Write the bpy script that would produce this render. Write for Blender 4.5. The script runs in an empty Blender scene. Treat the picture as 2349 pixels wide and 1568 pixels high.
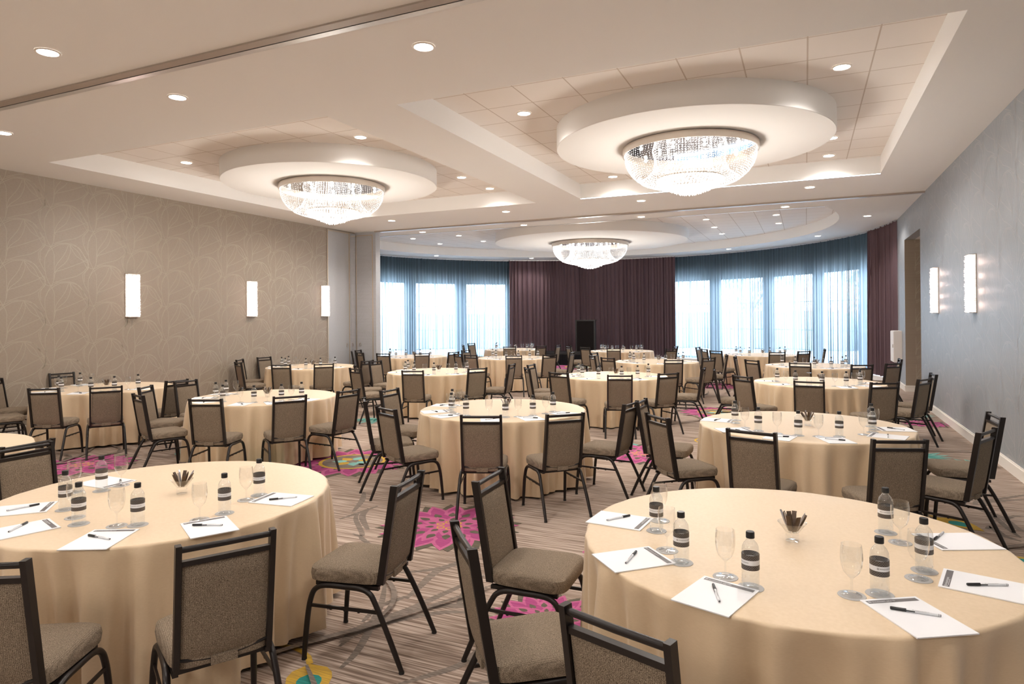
import bpy, math, random
from mathutils import Vector, Matrix
PI = math.pi
C = bpy.context.scene.collection
scene = bpy.context.scene

# ------------------------------------------------------------------ camera, world, exposure
FPX, YAW, PITCH, ROLL, CY, EYE = 1503.0, .4214, .0044, -.0078, 719.2, 1.785
cd = bpy.data.cameras.new('camera'); cam = bpy.data.objects.new('camera', cd); C.objects.link(cam)
sy, cyw = math.sin(YAW), math.cos(YAW)
F = Vector((-sy*math.cos(PITCH), cyw*math.cos(PITCH), math.sin(PITCH)))
R0 = Vector((cyw, sy, 0)); U0 = R0.cross(F)
R_ = R0*math.cos(ROLL)+U0*math.sin(ROLL); U_ = -R0*math.sin(ROLL)+U0*math.cos(ROLL)
m4 = Matrix((R_, U_, -F)).transposed().to_4x4(); m4.translation = (0, 0, EYE)
cam.matrix_world = m4
cd.sensor_fit = 'HORIZONTAL'; cd.sensor_width = 36; cd.lens = FPX/2349*36
cd.shift_y = -(784-CY)/2349; cd.clip_start = .05; cd.clip_end = 300
scene.camera = cam
vs = scene.view_settings
vs.view_transform = 'Standard'; vs.look = 'None'; vs.gamma = 1; vs.use_curve_mapping = False
vs.exposure = EXPOSURE = 1.38
scene.cycles.max_bounces = 7; scene.cycles.diffuse_bounces = 4; scene.cycles.glossy_bounces = 3
scene.cycles.transmission_bounces = 4; scene.cycles.transparent_max_bounces = 14
scene.cycles.caustics_reflective = False; scene.cycles.caustics_refractive = False
scene.cycles.sample_clamp_indirect = 6

DOWN_E = 14.0         # downlight lens emission
DOWN_W = 38.0         # each downlight's beam, watts
WORLD_E = 7.5
CH_W = 52.0         # unseen point light added below each chandelier, watts
w = bpy.data.worlds.new('World'); scene.world = w; w.use_nodes = True
nt = w.node_tree; nt.nodes.clear()
wo = nt.nodes.new('ShaderNodeOutputWorld'); wb = nt.nodes.new('ShaderNodeBackground')
wg = nt.nodes.new('ShaderNodeValToRGB'); wc = nt.nodes.new('ShaderNodeTexCoord'); wsx = nt.nodes.new('ShaderNodeSeparateXYZ')
nt.links.new(wc.outputs['Generated'], wsx.inputs[0]); nt.links.new(wsx.outputs['Z'], wg.inputs[0])
wg.color_ramp.elements[0].position = 0.0; wg.color_ramp.elements[0].color = (.72, .85, 1, 1)
wg.color_ramp.elements[1].position = .6; wg.color_ramp.elements[1].color = (.74, .86, 1, 1)
nt.links.new(wg.outputs[0], wb.inputs[0]); wb.inputs[1].default_value = WORLD_E
nt.links.new(wb.outputs[0], wo.inputs[0])

# ------------------------------------------------------------------ materials
def mat(name):
    m = bpy.data.materials.new(name); m.use_nodes = True; t = m.node_tree
    return m, t, t.nodes['Principled BSDF']
def plain(name, col, rough=.6, metal=0, bump=None, spec=.5):
    m, t, b = mat(name)
    b.inputs['Base Color'].default_value = (*col, 1); b.inputs['Roughness'].default_value = rough
    b.inputs['Metallic'].default_value = metal; b.inputs['Specular IOR Level'].default_value = spec
    if bump:
        n = t.nodes.new('ShaderNodeTexNoise'); n.inputs['Scale'].default_value = bump[0]; n.inputs['Detail'].default_value = 2
        co = t.nodes.new('ShaderNodeTexCoord'); t.links.new(co.outputs['Object'], n.inputs['Vector'])
        bp = t.nodes.new('ShaderNodeBump'); bp.inputs['Strength'].default_value = bump[1]; bp.inputs['Distance'].default_value = .01
        t.links.new(n.outputs[0], bp.inputs['Height']); t.links.new(bp.outputs[0], b.inputs['Normal'])
    return m
def emis(name, col, s, sample=True):
    m = bpy.data.materials.new(name); m.use_nodes = True; t = m.node_tree; t.nodes.clear()
    o = t.nodes.new('ShaderNodeOutputMaterial'); e = t.nodes.new('ShaderNodeEmission')
    e.inputs[0].default_value = (*col, 1); e.inputs[1].default_value = s; t.links.new(e.outputs[0], o.inputs[0])
    if not sample: m.cycles.emission_sampling = 'NONE'
    return m
def nn(t, typ, **k):
    n = t.nodes.new(typ)
    for a, v in k.items(): setattr(n, a, v)
    return n
def mapping(t, scale, src='Object', rot=(0, 0, 0)):
    co = nn(t, 'ShaderNodeTexCoord'); mp = nn(t, 'ShaderNodeMapping')
    mp.inputs['Scale'].default_value = scale; mp.inputs['Rotation'].default_value = rot
    t.links.new(co.outputs[src], mp.inputs[0]); return mp
def ramp(t, src, stops, interp='LINEAR'):
    r = nn(t, 'ShaderNodeValToRGB'); r.color_ramp.interpolation = interp
    el = r.color_ramp.elements
    while len(el) < len(stops): el.new(.5)
    for e, (p, c) in zip(el, stops): e.position = p; e.color = (*c, 1)
    t.links.new(src, r.inputs[0]); return r
def math_n(t, op, a, b=None):
    n = nn(t, 'ShaderNodeMath', operation=op)
    for i, v in enumerate((a, b)):
        if v is None: continue
        if hasattr(v, 'is_linked') or hasattr(v, 'links'): t.links.new(v, n.inputs[i])
        else: n.inputs[i].default_value = v
    return n.outputs[0]

def fabric_mat():
    m, t, b = mat('tweed_fabric')
    mp = mapping(t, (700, 500, 300)); n1 = nn(t, 'ShaderNodeTexNoise'); n1.inputs['Scale'].default_value = 1; n1.inputs['Detail'].default_value = 1
    t.links.new(mp.outputs[0], n1.inputs[0])
    mp2 = mapping(t, (260, 700, 700)); n2 = nn(t, 'ShaderNodeTexNoise'); n2.inputs['Scale'].default_value = 1; n2.inputs['Detail'].default_value = 1
    t.links.new(mp2.outputs[0], n2.inputs[0])
    co = nn(t, 'ShaderNodeTexCoord'); sp = nn(t, 'ShaderNodeSeparateXYZ'); t.links.new(co.outputs['Object'], sp.inputs[0])
    cord = math_n(t, 'MULTIPLY', math_n(t, 'SINE', math_n(t, 'MULTIPLY', sp.outputs['X'], 1000)), .03)
    s = math_n(t, 'ADD', math_n(t, 'ADD', math_n(t, 'MULTIPLY', n1.outputs[0], .55), math_n(t, 'MULTIPLY', n2.outputs[0], .45)), cord)
    r = ramp(t, s, [(.32, (.055, .04, .028)), (.5, (.215, .168, .122)), (.68, (.47, .385, .29))])
    t.links.new(r.outputs[0], b.inputs['Base Color']); b.inputs['Roughness'].default_value = .9
    b.inputs['Specular IOR Level'].default_value = .15
    bp = nn(t, 'ShaderNodeBump'); bp.inputs['Strength'].default_value = .35; bp.inputs['Distance'].default_value = .002
    t.links.new(s, bp.inputs['Height']); t.links.new(bp.outputs[0], b.inputs['Normal'])
    return m
def cloth_mat():
    m, t, b = mat('champagne_satin')
    mp = mapping(t, (60, 60, 500)); n = nn(t, 'ShaderNodeTexNoise'); n.inputs['Scale'].default_value = 1; n.inputs['Detail'].default_value = 3
    t.links.new(mp.outputs[0], n.inputs[0])
    r = ramp(t, n.outputs[0], [(.3, (.70, .535, .345)), (.7, (.745, .58, .39))])
    t.links.new(r.outputs[0], b.inputs['Base Color']); b.inputs['Roughness'].default_value = .5
    b.inputs['Specular IOR Level'].default_value = .6; b.inputs['Sheen Weight'].default_value = .25
    return m
def carpet_mat():
    m, t, b = mat('streaked_carpet')
    mp = mapping(t, (1.6, 62, 1)); n = nn(t, 'ShaderNodeTexNoise'); n.inputs['Scale'].default_value = 1; n.inputs['Detail'].default_value = 2.5
    n.inputs['Roughness'].default_value = .65
    t.links.new(mp.outputs[0], n.inputs[0])
    mpb = mapping(t, (.7, .5, 1)); nb = nn(t, 'ShaderNodeTexNoise'); nb.inputs['Scale'].default_value = 1
    t.links.new(mpb.outputs[0], nb.inputs[0])
    s = math_n(t, 'ADD', n.outputs[0], math_n(t, 'MULTIPLY', math_n(t, 'SUBTRACT', nb.outputs[0], .5), .25))
    r = ramp(t, s, [(.34, (.17, .122, .096)), (.46, (.29, .22, .178)), (.55, (.45, .36, .30)), (.68, (.56, .465, .40))])
    t.links.new(r.outputs[0], b.inputs['Base Color']); b.inputs['Roughness'].default_value = .95
    b.inputs['Specular IOR Level'].default_value = .1
    return m
def yarn(name, col, dark):
    m, t, b = mat(name)
    mp = mapping(t, (7, 90, 1)); n = nn(t, 'ShaderNodeTexNoise'); n.inputs['Scale'].default_value = 1; n.inputs['Detail'].default_value = 3
    t.links.new(mp.outputs[0], n.inputs[0])
    r = ramp(t, n.outputs[0], [(.4, dark), (.6, col)])
    t.links.new(r.outputs[0], b.inputs['Base Color']); b.inputs['Roughness'].default_value = .95; b.inputs['Specular IOR Level'].default_value = .1
    return m
def paper_mat(name, col, col2):
    m, t, b = mat(name)
    mp = mapping(t, (1, 30, 260)); n = nn(t, 'ShaderNodeTexNoise'); n.inputs['Scale'].default_value = 1; n.inputs['Detail'].default_value = 2
    t.links.new(mp.outputs[0], n.inputs[0])
    r = ramp(t, n.outputs[0], [(.35, col), (.65, col2)])
    t.links.new(r.outputs[0], b.inputs['Base Color']); b.inputs['Roughness'].default_value = .46; b.inputs['Specular IOR Level'].default_value = .7
    return m
def tile_mat():
    m, t, b = mat('ceiling_tile')
    co = nn(t, 'ShaderNodeTexCoord'); sp = nn(t, 'ShaderNodeSeparateXYZ'); t.links.new(co.outputs['Object'], sp.inputs[0])
    def line(o, off):
        f = math_n(t, 'FRACT', math_n(t, 'DIVIDE', math_n(t, 'ADD', o, off), .61))
        d = math_n(t, 'ABSOLUTE', math_n(t, 'SUBTRACT', f, .5))
        return math_n(t, 'GREATER_THAN', d, .488)
    g = math_n(t, 'MAXIMUM', line(sp.outputs['X'], 20*.61-.04), line(sp.outputs['Y'], 20*.61-6.77))
    mx = nn(t, 'ShaderNodeMix', data_type='RGBA'); t.links.new(g, mx.inputs[0])
    mx.inputs[6].default_value = (.87, .825, .785, 1); mx.inputs[7].default_value = (.60, .52, .46, 1)
    t.links.new(mx.outputs[2], b.inputs['Base Color']); b.inputs['Roughness'].default_value = .9
    return m
def sheer_mat():
    m = bpy.data.materials.new('sheer_fabric'); m.use_nodes = True; t = m.node_tree; t.nodes.clear()
    o = nn(t, 'ShaderNodeOutputMaterial'); tr = nn(t, 'ShaderNodeBsdfTransparent'); df = nn(t, 'ShaderNodeBsdfDiffuse'); tl = nn(t, 'ShaderNodeBsdfTranslucent')
    tr.inputs[0].default_value = (.90, .95, 1, 1)
    df.inputs[0].default_value = (.06, .10, .13, 1); tl.inputs[0].default_value = (.31, .38, .44, 1)
    a = nn(t, 'ShaderNodeMixShader'); a.inputs[0].default_value = .5; t.links.new(df.outputs[0], a.inputs[1]); t.links.new(tl.outputs[0], a.inputs[2])
    lw = nn(t, 'ShaderNodeLayerWeight'); lw.inputs[0].default_value = .5
    k = math_n(t, 'MINIMUM', math_n(t, 'ADD', math_n(t, 'MULTIPLY', lw.outputs['Facing'], 0.8), .76), .985)
    x = nn(t, 'ShaderNodeMixShader'); t.links.new(k, x.inputs[0]); t.links.new(tr.outputs[0], x.inputs[1]); t.links.new(a.outputs[0], x.inputs[2])
    t.links.new(x.outputs[0], o.inputs[0]); return m
def thin_glass(name, tint=(.97, .98, .98), edge=.9, base=.04, rough=.03, body=None):
    m = bpy.data.materials.new(name); m.use_nodes = True; t = m.node_tree; t.nodes.clear()
    o = nn(t, 'ShaderNodeOutputMaterial'); tr = nn(t, 'ShaderNodeBsdfTransparent'); gl = nn(t, 'ShaderNodeBsdfGlossy')
    tr.inputs[0].default_value = (*tint, 1); gl.inputs[0].default_value = (1, 1, 1, 1); gl.inputs[1].default_value = rough
    lw = nn(t, 'ShaderNodeLayerWeight'); lw.inputs[0].default_value = .5
    p = math_n(t, 'POWER', lw.outputs['Facing'], 3.0)
    k = math_n(t, 'ADD', math_n(t, 'MULTIPLY', p, edge), base)
    x = nn(t, 'ShaderNodeMixShader'); t.links.new(k, x.inputs[0])
    if body:
        df = nn(t, 'ShaderNodeBsdfTranslucent'); df.inputs[0].default_value = (*body[0], 1)
        y = nn(t, 'ShaderNodeMixShader'); y.inputs[0].default_value = body[1]
        t.links.new(tr.outputs[0], y.inputs[1]); t.links.new(df.outputs[0], y.inputs[2]); t.links.new(y.outputs[0], x.inputs[1])
    else: t.links.new(tr.outputs[0], x.inputs[1])
    t.links.new(gl.outputs[0], x.inputs[2]); t.links.new(x.outputs[0], o.inputs[0]); return m
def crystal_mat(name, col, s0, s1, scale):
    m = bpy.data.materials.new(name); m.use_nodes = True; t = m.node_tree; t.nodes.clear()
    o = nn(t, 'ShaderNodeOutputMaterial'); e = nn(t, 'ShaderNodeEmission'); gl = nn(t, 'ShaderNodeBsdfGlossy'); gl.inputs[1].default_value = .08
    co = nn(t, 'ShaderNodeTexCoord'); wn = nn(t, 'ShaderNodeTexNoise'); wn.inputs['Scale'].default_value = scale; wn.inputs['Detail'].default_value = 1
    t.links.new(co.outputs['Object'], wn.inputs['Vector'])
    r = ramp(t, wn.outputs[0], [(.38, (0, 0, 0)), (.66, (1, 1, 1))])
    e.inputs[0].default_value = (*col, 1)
    t.links.new(math_n(t, 'ADD', math_n(t, 'MULTIPLY', r.outputs[0], s1-s0), s0), e.inputs[1])  # crystal sparkle put in as patchy emission of the beads
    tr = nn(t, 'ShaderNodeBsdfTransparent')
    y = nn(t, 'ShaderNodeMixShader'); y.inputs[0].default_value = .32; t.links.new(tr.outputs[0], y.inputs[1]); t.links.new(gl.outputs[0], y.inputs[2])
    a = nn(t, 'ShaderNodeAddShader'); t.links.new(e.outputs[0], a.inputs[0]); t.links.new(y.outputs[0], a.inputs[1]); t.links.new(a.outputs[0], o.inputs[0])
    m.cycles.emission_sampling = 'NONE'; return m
def label_mat():
    m, t, b = mat('lattice_band')
    co = nn(t, 'ShaderNodeTexCoord'); sp = nn(t, 'ShaderNodeSeparateXYZ'); t.links.new(co.outputs['UV'], sp.inputs[0])
    def tri(x): return math_n(t, 'ABSOLUTE', math_n(t, 'SUBTRACT', math_n(t, 'FRACT', x), .5))
    a = tri(math_n(t, 'ADD', sp.outputs['X'], sp.outputs['Y'])); c = tri(math_n(t, 'SUBTRACT', sp.outputs['X'], sp.outputs['Y']))
    k = math_n(t, 'GREATER_THAN', math_n(t, 'MAXIMUM', a, c), .42)
    mx = nn(t, 'ShaderNodeMix', data_type='RGBA'); t.links.new(k, mx.inputs[0])
    mx.inputs[6].default_value = (.05, .042, .038, 1); mx.inputs[7].default_value = (.22, .19, .17, 1)
    t.links.new(mx.outputs[2], b.inputs['Base Color']); b.inputs['Roughness'].default_value = .4; return m
M = {}
M['fabric'] = fabric_mat(); M['cloth'] = cloth_mat(); M['carpet'] = carpet_mat(); M['tile'] = tile_mat(); M['sheer'] = sheer_mat()
M['frame'] = plain('bronze_black_metal', (.013, .009, .008), .36, 0, None, .4)
M['rubber'] = plain('black_rubber', (.015, .015, .015), .7)
M['ceiling'] = plain('ceiling_paint', (.87, .86, .845), .9)
M['trimw'] = plain('white_trim_paint', (.84, .80, .75), .5)
M['paper'] = paper_mat('vine_wallpaper', (.305, .25, .193), (.365, .30, .234))
M['paper_daylight_tint'] = paper_mat('vine_wallpaper_daylight_tint', (.295, .318, .345), (.355, .378, .405))  # same wallpaper, with the blue of the daylight put into its colour
M['panel'] = paper_mat('partition_paper_daylight_tint', (.42, .43, .45), (.48, .49, .51))  # reflected daylight put into the colour as a paler, bluish tone
M['foil'] = plain('champagne_foil_line', (.45, .395, .32), .35)
M['foil_daylight_tint'] = plain('foil_line_daylight_tint', (.42, .425, .43), .35)  # foil line greyed to go with the daylight-tinted paper
M['gold'] = plain('gold_trim', (.62, .50, .36), .35, .6)
M['bronze'] = plain('warm_grey_metal', (.42, .36, .31), .5, .3)
M['alu'] = plain('brushed_aluminium', (.72, .72, .73), .3, .9)
M['nickel'] = plain('satin_nickel', (.62, .55, .48), .35, .85)
M['mirror'] = plain('mirror_plate', (.9, .9, .92), .04, 1)
M['black'] = plain('black_plastic', (.012, .012, .013), .4)
M['drape'] = plain('aubergine_drape', (.145, .088, .104), .7)
M['woodt'] = plain('plywood_top', (.35, .22, .12), .6)
M['white'] = plain('white_paper', (.86, .87, .9), .6)
M['grey'] = plain('pad_header_grey', (.13, .12, .125), .5)
M['coaster'] = plain('grey_coaster', (.42, .41, .40), .6)
M['bottle'] = thin_glass('water_bottle_plastic', (.95, .965, .97), .75, .07, .06, ((.9, .93, .95), .05))
M['glass'] = thin_glass('clear_glass', (.975, .98, .98), .85, .03, .02)
M['band'] = label_mat()
M['bar'] = plain('brown_wrapper', (.085, .05, .028), .35, .2, (300, .4))
M['silver'] = plain('silver_wrapper', (.45, .45, .5), .3, .8)
M['penw'] = plain('white_pen', (.75, .77, .8), .3)
M['lens'] = emis('downlight_lens', (1, .93, .865), DOWN_E, False)
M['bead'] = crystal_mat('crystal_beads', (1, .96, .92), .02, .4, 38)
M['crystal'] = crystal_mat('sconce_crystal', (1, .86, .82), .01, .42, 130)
M['bulb'] = emis('bulb_glow', (1, .93, .82), 25, False)
M['sglow'] = emis('sconce_glow', (1, .76, .69), .62)
M['speaker'] = plain('speaker_cloth', (.010, .008, .008), .9, 0, None, .1)
M['skirt'] = plain('black_skirt', (.008, .008, .01), .8, 0, None, .15)
M['wallbase'] = plain('window_wall_paint', (.20, .19, .19), .8)
M['mullion'] = plain('window_frame_paint', (.35, .37, .40), .5)
M['pane'] = thin_glass('window_pane', (.97, .99, 1), .5, .03, .01)
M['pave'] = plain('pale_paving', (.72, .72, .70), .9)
M['hedge'] = plain('hazed_hedge_leaves', (.34, .40, .42), .9, 0, (3, 1))  # haze put into the leaf colour, paler and bluer
M['bark'] = plain('hazed_bark', (.40, .40, .40), .9)  # haze put into the bark colour, so trunks look faint
M['leaf'] = plain('hazy_leaves', (.46, .52, .50), .9)  # foliage colour paled to put haze into it
M['vine'] = yarn('taupe_yarn', (.27, .225, .19), (.17, .14, .12))
M['pink'] = yarn('pink_yarn', (.54, .15, .29), (.44, .11, .235))
M['magenta'] = yarn('magenta_yarn', (.40, .085, .22), (.33, .06, .18))
M['olive'] = yarn('olive_yarn', (.15, .13, .095), (.10, .09, .07))
M['teal'] = yarn('teal_yarn', (.05, .33, .29), (.04, .24, .22))
M['aqua'] = yarn('aqua_yarn', (.28, .56, .50), (.20, .44, .40))
M['yellow'] = yarn('yellow_yarn', (.66, .42, .07), (.50, .32, .07))

# ------------------------------------------------------------------ mesh helpers
class MB:
    def __init__(s): s.v = []; s.f = []; s.mi = []; s.uv = {}
    def add(s, vs_, fs, mi=0):
        o = len(s.v); s.v += [tuple(p) for p in vs_]
        for f in fs: s.f.append(tuple(i+o for i in f)); s.mi.append(mi)
        return s
    def box(s, c, d, mi=0, rot=None):
        P = [Vector((x*d[0]/2, y*d[1]/2, z*d[2]/2)) for x in (-1, 1) for y in (-1, 1) for z in (-1, 1)]
        if rot is not None: P = [rot @ p for p in P]
        P = [p+Vector(c) for p in P]
        return s.add(P, [(0, 1, 3, 2), (4, 6, 7, 5), (0, 4, 5, 1), (2, 3, 7, 6), (0, 2, 6, 4), (1, 5, 7, 3)], mi)
    def bbox(s, lo, hi, mi=0):
        return s.box([(a+b)/2 for a, b in zip(lo, hi)], [b-a for a, b in zip(lo, hi)], mi)
    def tube(s, pts, r, n=8, mi=0, cap=True, flat=None):
        pts = [Vector(p) for p in pts]; rs = r if isinstance(r, (list, tuple)) else [r]*len(pts); o = len(s.v); up = None
        for i, p in enumerate(pts):
            d = (pts[min(i+1, len(pts)-1)]-pts[max(i-1, 0)]).normalized()
            if up is None: up = Vector((0, 0, 1)) if abs(d.z) < .9 else Vector((1, 0, 0))
            a = d.cross(up).normalized(); b = a.cross(d).normalized(); up = b
            for k in range(n):
                t = 2*PI*k/n; s.v.append(tuple(p+a*math.cos(t)*rs[i]+b*math.sin(t)*rs[i]))
        for i in range(len(pts)-1):
            for k in range(n):
                s.f.append((o+i*n+k, o+i*n+(k+1) % n, o+(i+1)*n+(k+1) % n, o+(i+1)*n+k)); s.mi.append(mi)
        if cap:
            s.f.append(tuple(o+k for k in range(n))[::-1]); s.mi.append(mi)
            e = o+(len(pts)-1)*n; s.f.append(tuple(e+k for k in range(n))); s.mi.append(mi)
        return s
    def lathe(s, prof, n=24, c=(0, 0, 0), mi=0, cap0=False, cap1=False):
        o = len(s.v)
        for r, z in prof:
            for k in range(n):
                t = 2*PI*k/n; s.v.append((c[0]+r*math.cos(t), c[1]+r*math.sin(t), c[2]+z))
        for i in range(len(prof)-1):
            for k in range(n):
                s.f.append((o+i*n+k, o+i*n+(k+1) % n, o+(i+1)*n+(k+1) % n, o+(i+1)*n+k)); s.mi.append(mi)
        if cap0: s.f.append(tuple(o+k for k in range(n))[::-1]); s.mi.append(mi)
        if cap1: e = o+(len(prof)-1)*n; s.f.append(tuple(e+k for k in range(n))); s.mi.append(mi)
        return s
    def ribbon(s, pts, w, lift, mi=0, taper=False):
        # flat strip; pts are (Vector position), lift = normal
        n = Vector(lift); o = len(s.v); N = len(pts)
        for i, p in enumerate(pts):
            d = (pts[min(i+1, N-1)]-pts[max(i-1, 0)]); a = d.cross(n)
            if a.length < 1e-9: a = Vector((1, 0, 0))
            a.normalize(); ww = w*(.35+.65*math.sin(PI*(i+.5)/N)) if taper else w
            s.v += [tuple(p+a*ww/2), tuple(p-a*ww/2)]
        for i in range(N-1): s.f.append((o+2*i, o+2*i+1, o+2*i+3, o+2*i+2)); s.mi.append(mi)
        return s
    def mesh(s, name, mats, smooth=False, uvf=None):
        me = bpy.data.meshes.new(name); me.from_pydata(s.v, [], s.f)
        for m in (mats if isinstance(mats, (list, tuple)) else [mats]): me.materials.append(m)
        me.polygons.foreach_set('material_index', s.mi)
        if smooth is not False:
            me.polygons.foreach_set('use_smooth', [True]*len(s.f))
        me.update()
        if smooth not in (False, True): me.set_sharp_from_angle(angle=math.radians(smooth))
        if uvf:
            uv = me.uv_layers.new(name='UVMap')
            for l in me.loops: uv.data[l.index].uv = uvf(me.vertices[l.vertex_index].co)
        return me
    def build(s, name, mats, parent=None, smooth=False, **k):
        return link(name, s.mesh(name, mats, smooth, k.get('uvf')), parent)
def link(name, me, parent=None):
    o = bpy.data.objects.new(name, me); C.objects.link(o)
    if parent: o.parent = parent
    return o
def tag(o, label=None, cat=None, group=None, kind=None):
    if label: o['label'] = label
    if cat: o['category'] = cat
    if group: o['group'] = group
    if kind: o['kind'] = kind
    return o
def struct(o): o['kind'] = 'structure'; return o
def empty(name, loc=(0, 0, 0), rz=0):
    o = bpy.data.objects.new(name, None); C.objects.link(o); o.location = loc; o.rotation_euler = (0, 0, rz); o.empty_display_size = .1
    return o
KIDS = {}
def copy_tree(o, parent=None):
    c = o.copy(); C.objects.link(c)
    if parent: c.parent = parent
    for ch in [x for x in C_children(o)]: copy_tree(ch, c)
    return c
def C_children(o):
    if o.name not in KIDS: KIDS[o.name] = list(o.children)
    return KIDS[o.name]
def catmull(P, n=6):
    P = [Vector(p) for p in P]; out = []
    for i in range(len(P)-1):
        p0 = P[max(i-1, 0)]; p1 = P[i]; p2 = P[i+1]; p3 = P[min(i+2, len(P)-1)]
        for k in range(n):
            t = k/n; out.append(.5*((2*p1)+(p2-p0)*t+(2*p0-5*p1+4*p2-p3)*t*t+(3*p1-p0-3*p2+p3)*t**3))
    out.append(P[-1]); return out
def text_mesh(txt, size):
    cu = bpy.data.curves.new('text', 'FONT'); cu.body = txt; cu.size = size; cu.resolution_u = 2
    ob = bpy.data.objects.new('text', cu); C.objects.link(ob)
    bpy.context.view_layer.update()
    me = ob.evaluated_get(bpy.context.evaluated_depsgraph_get()).to_mesh()
    vs_ = [tuple(v.co) for v in me.vertices]; fs = [tuple(p.vertices) for p in me.polygons]
    ob.to_mesh_clear(); bpy.data.objects.remove(ob); bpy.data.curves.remove(cu)
    return vs_, fs

# ------------------------------------------------------------------ room shell
XL, XR, YB, YT, HC, HR = -11.2, 2.08, -8.0, 14.55, 4.10, 4.39
BC = (-6.2, 17.8)           # centre of the curved window bay
RC, RW, RO = 8.40, 8.75, 8.95
XC = -10.52                 # free end of the folded partition stub
def arc(a, r): t = math.radians(a); return (BC[0]+r*math.cos(t), BC[1]+r*math.sin(t))
rnd = random.Random(7)

# --- floor: streaked carpet with woven flowers and vines
fl = MB(); fl.add([(-16, -8.2, 0), (4, -8.2, 0), (4, 28, 0), (-16, 28, 0)], [(0, 1, 2, 3)])
ZK = [0]
def vine(pts, w, z=.0010, mi=1, taper=True):
    ZK[0] += 1; z = .0008+ZK[0]*1.1e-5
    fl.ribbon([Vector((p[0], p[1], z)) for p in catmull([(a, b, 0) for a, b in pts], 7)], w, (0, 0, 1), mi, taper)
VINES=[[(-2.35,2.9),(-2.36,3.1),(-2.23,3.4),(-2.15,3.68),(-2.04,4.05)],[(-2.33,2.87),(-2.32,3.09),(-2.15,3.32),(-1.98,3.47),(-1.76,3.53)],[(-1.83,2.68),(-1.74,2.8),(-1.64,2.95),(-1.62,3.09),(-1.6,3.29)],[(-2.33,3.52),(-2.35,3.7),(-2.38,3.93),(-2.36,4.06),(-2.23,4.32)],[(-2.64,3.85),(-2.46,3.97),(-2.35,4.13),(-2.28,4.43)],[(-2.18,2.69),(-2.22,2.9),(-2.42,3.37),(-2.59,3.66)],[(-3.82,4.91),(-3.97,5.24),(-4.14,5.5)],[(-3.79,4.68),(-3.75,4.9),(-3.72,5.16)],[(-3.44,4.41),(-3.34,4.41),(-3.66,4.74),(-3.75,4.9)],[(-3.37,4.53),(-3.65,4.82),(-3.75,5.06)],[(-3.34,4.38),(-3.26,4.32),(-3.11,4.23)],[(-2.39,3.15),(-2.42,3.35),(-2.37,3.5),(-2.34,3.56)],[(-2.21,3.44),(-1.99,3.56),(-1.8,3.62)],[(-1.6,2.99),(-1.58,3.08),(-1.52,3.15)],[(-1.97,3.54),(-2.03,3.75),(-2.03,3.99)],[(1.42,7.32),(1.48,7.48),(1.71,7.68),(1.94,7.91)],[(1.46,7.24),(1.56,7.48),(1.89,7.72)],[(1.4,7.19),(1.49,6.99),(1.51,6.64),(1.54,6.39)],[(1.48,7.13),(1.55,6.96),(1.58,6.67),(1.61,6.58)],[(1.65,8.21),(1.68,8.02),(1.63,7.68)],[(1.54,6.87),(1.63,7.02),(1.73,7.09)],[(1.35,6.55),(1.4,6.62),(1.43,6.41),(1.52,6.29)]]

for i, p in enumerate(VINES): vine(p, .046 if i % 3 else .060, .0010+.00004*i)
def petal(c, a, r0, r1, w, z, mi, n=7):
    ZK[0] += 1; z += (ZK[0] % 17)*1e-5
    ca, sa = math.cos(a), math.sin(a); P = []
    for i in range(n+1):
        u = i/n; P.append((r0+(r1-r0)*u, w*max(0, math.sin(PI*u**.8))**.75*(1-u)**.25*1.15))
    L = [(x, y) for x, y in P]+[(x, -y) for x, y in P[-2:0:-1]]
    o = [(c[0]+x*ca-y*sa, c[1]+x*sa+y*ca, z) for x, y in L]
    fl.add(o, [tuple(range(len(o)))], mi)
def medallion(c, R, rot=0, ring=False):
    k = R/.60
    fl.add([(c[0]+.46*k*math.cos(t*PI/16), c[1]+.46*k*math.sin(t*PI/16), .0029) for t in range(32)], [tuple(range(32))], 2)
    for i in range(16): petal(c, rot+i*2*PI/16+.1, .30*k, .63*k, .085*k, .0030, 4)
    for i in range(16): petal(c, rot+i*2*PI/16, .22*k, .60*k, .10*k, .0032, 2)
    for i in range(16): petal(c, rot+i*2*PI/16, .30*k, .54*k, .062*k, .0034, 3)
    for i in range(14): petal(c, rot+i*2*PI/14+.2, .12*k, .43*k, .088*k, .0036, 3 if i % 2 else 2)
    for i in range(14): petal(c, rot+i*2*PI/14+.2, .24*k, .36*k, .034*k, .0038, 4)
    for i in range(10): petal(c, rot+i*2*PI/10, .03*k, .27*k, .062*k, .0040, 2)
    for i in range(10): petal(c, rot+i*2*PI/10, .13*k, .21*k, .025*k, .0042, 4)
    rr = .30*k if ring else .085*k
    if ring:
        fl.add([(c[0]+.28*k*math.cos(t*PI/12), c[1]+.28*k*math.sin(t*PI/12), .0043) for t in range(24)], [tuple(range(24))], 1)
        fl.ribbon([Vector((c[0]+rr*math.cos(t*PI/14), c[1]+rr*math.sin(t*PI/14), .0045)) for t in range(29)], .035*k, (0, 0, 1), 7)
        for i in range(7): petal(c, i*.9, .05*k, .2*k, .05*k, .0046, 7 if i % 2 else 6)
    else:
        for i in range(6):
            q = (c[0]+rr*math.cos(i*PI/3), c[1]+rr*math.sin(i*PI/3))
            fl.ribbon([Vector((q[0]+.03*k*math.cos(t*PI/6), q[1]+.03*k*math.sin(t*PI/6), .0045)) for t in range(13)], .013*k, (0, 0, 1), 7)
def spray(c, a, s=1.0):
    for i in range(7):
        petal(c, a+(i-3)*.33, .04*s, (.55-.05*abs(i-3))*s, .055*s, .0026, 6)
        petal(c, a+(i-3)*.33, .12*s, .36*s, .020*s, .0028, 5)
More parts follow.
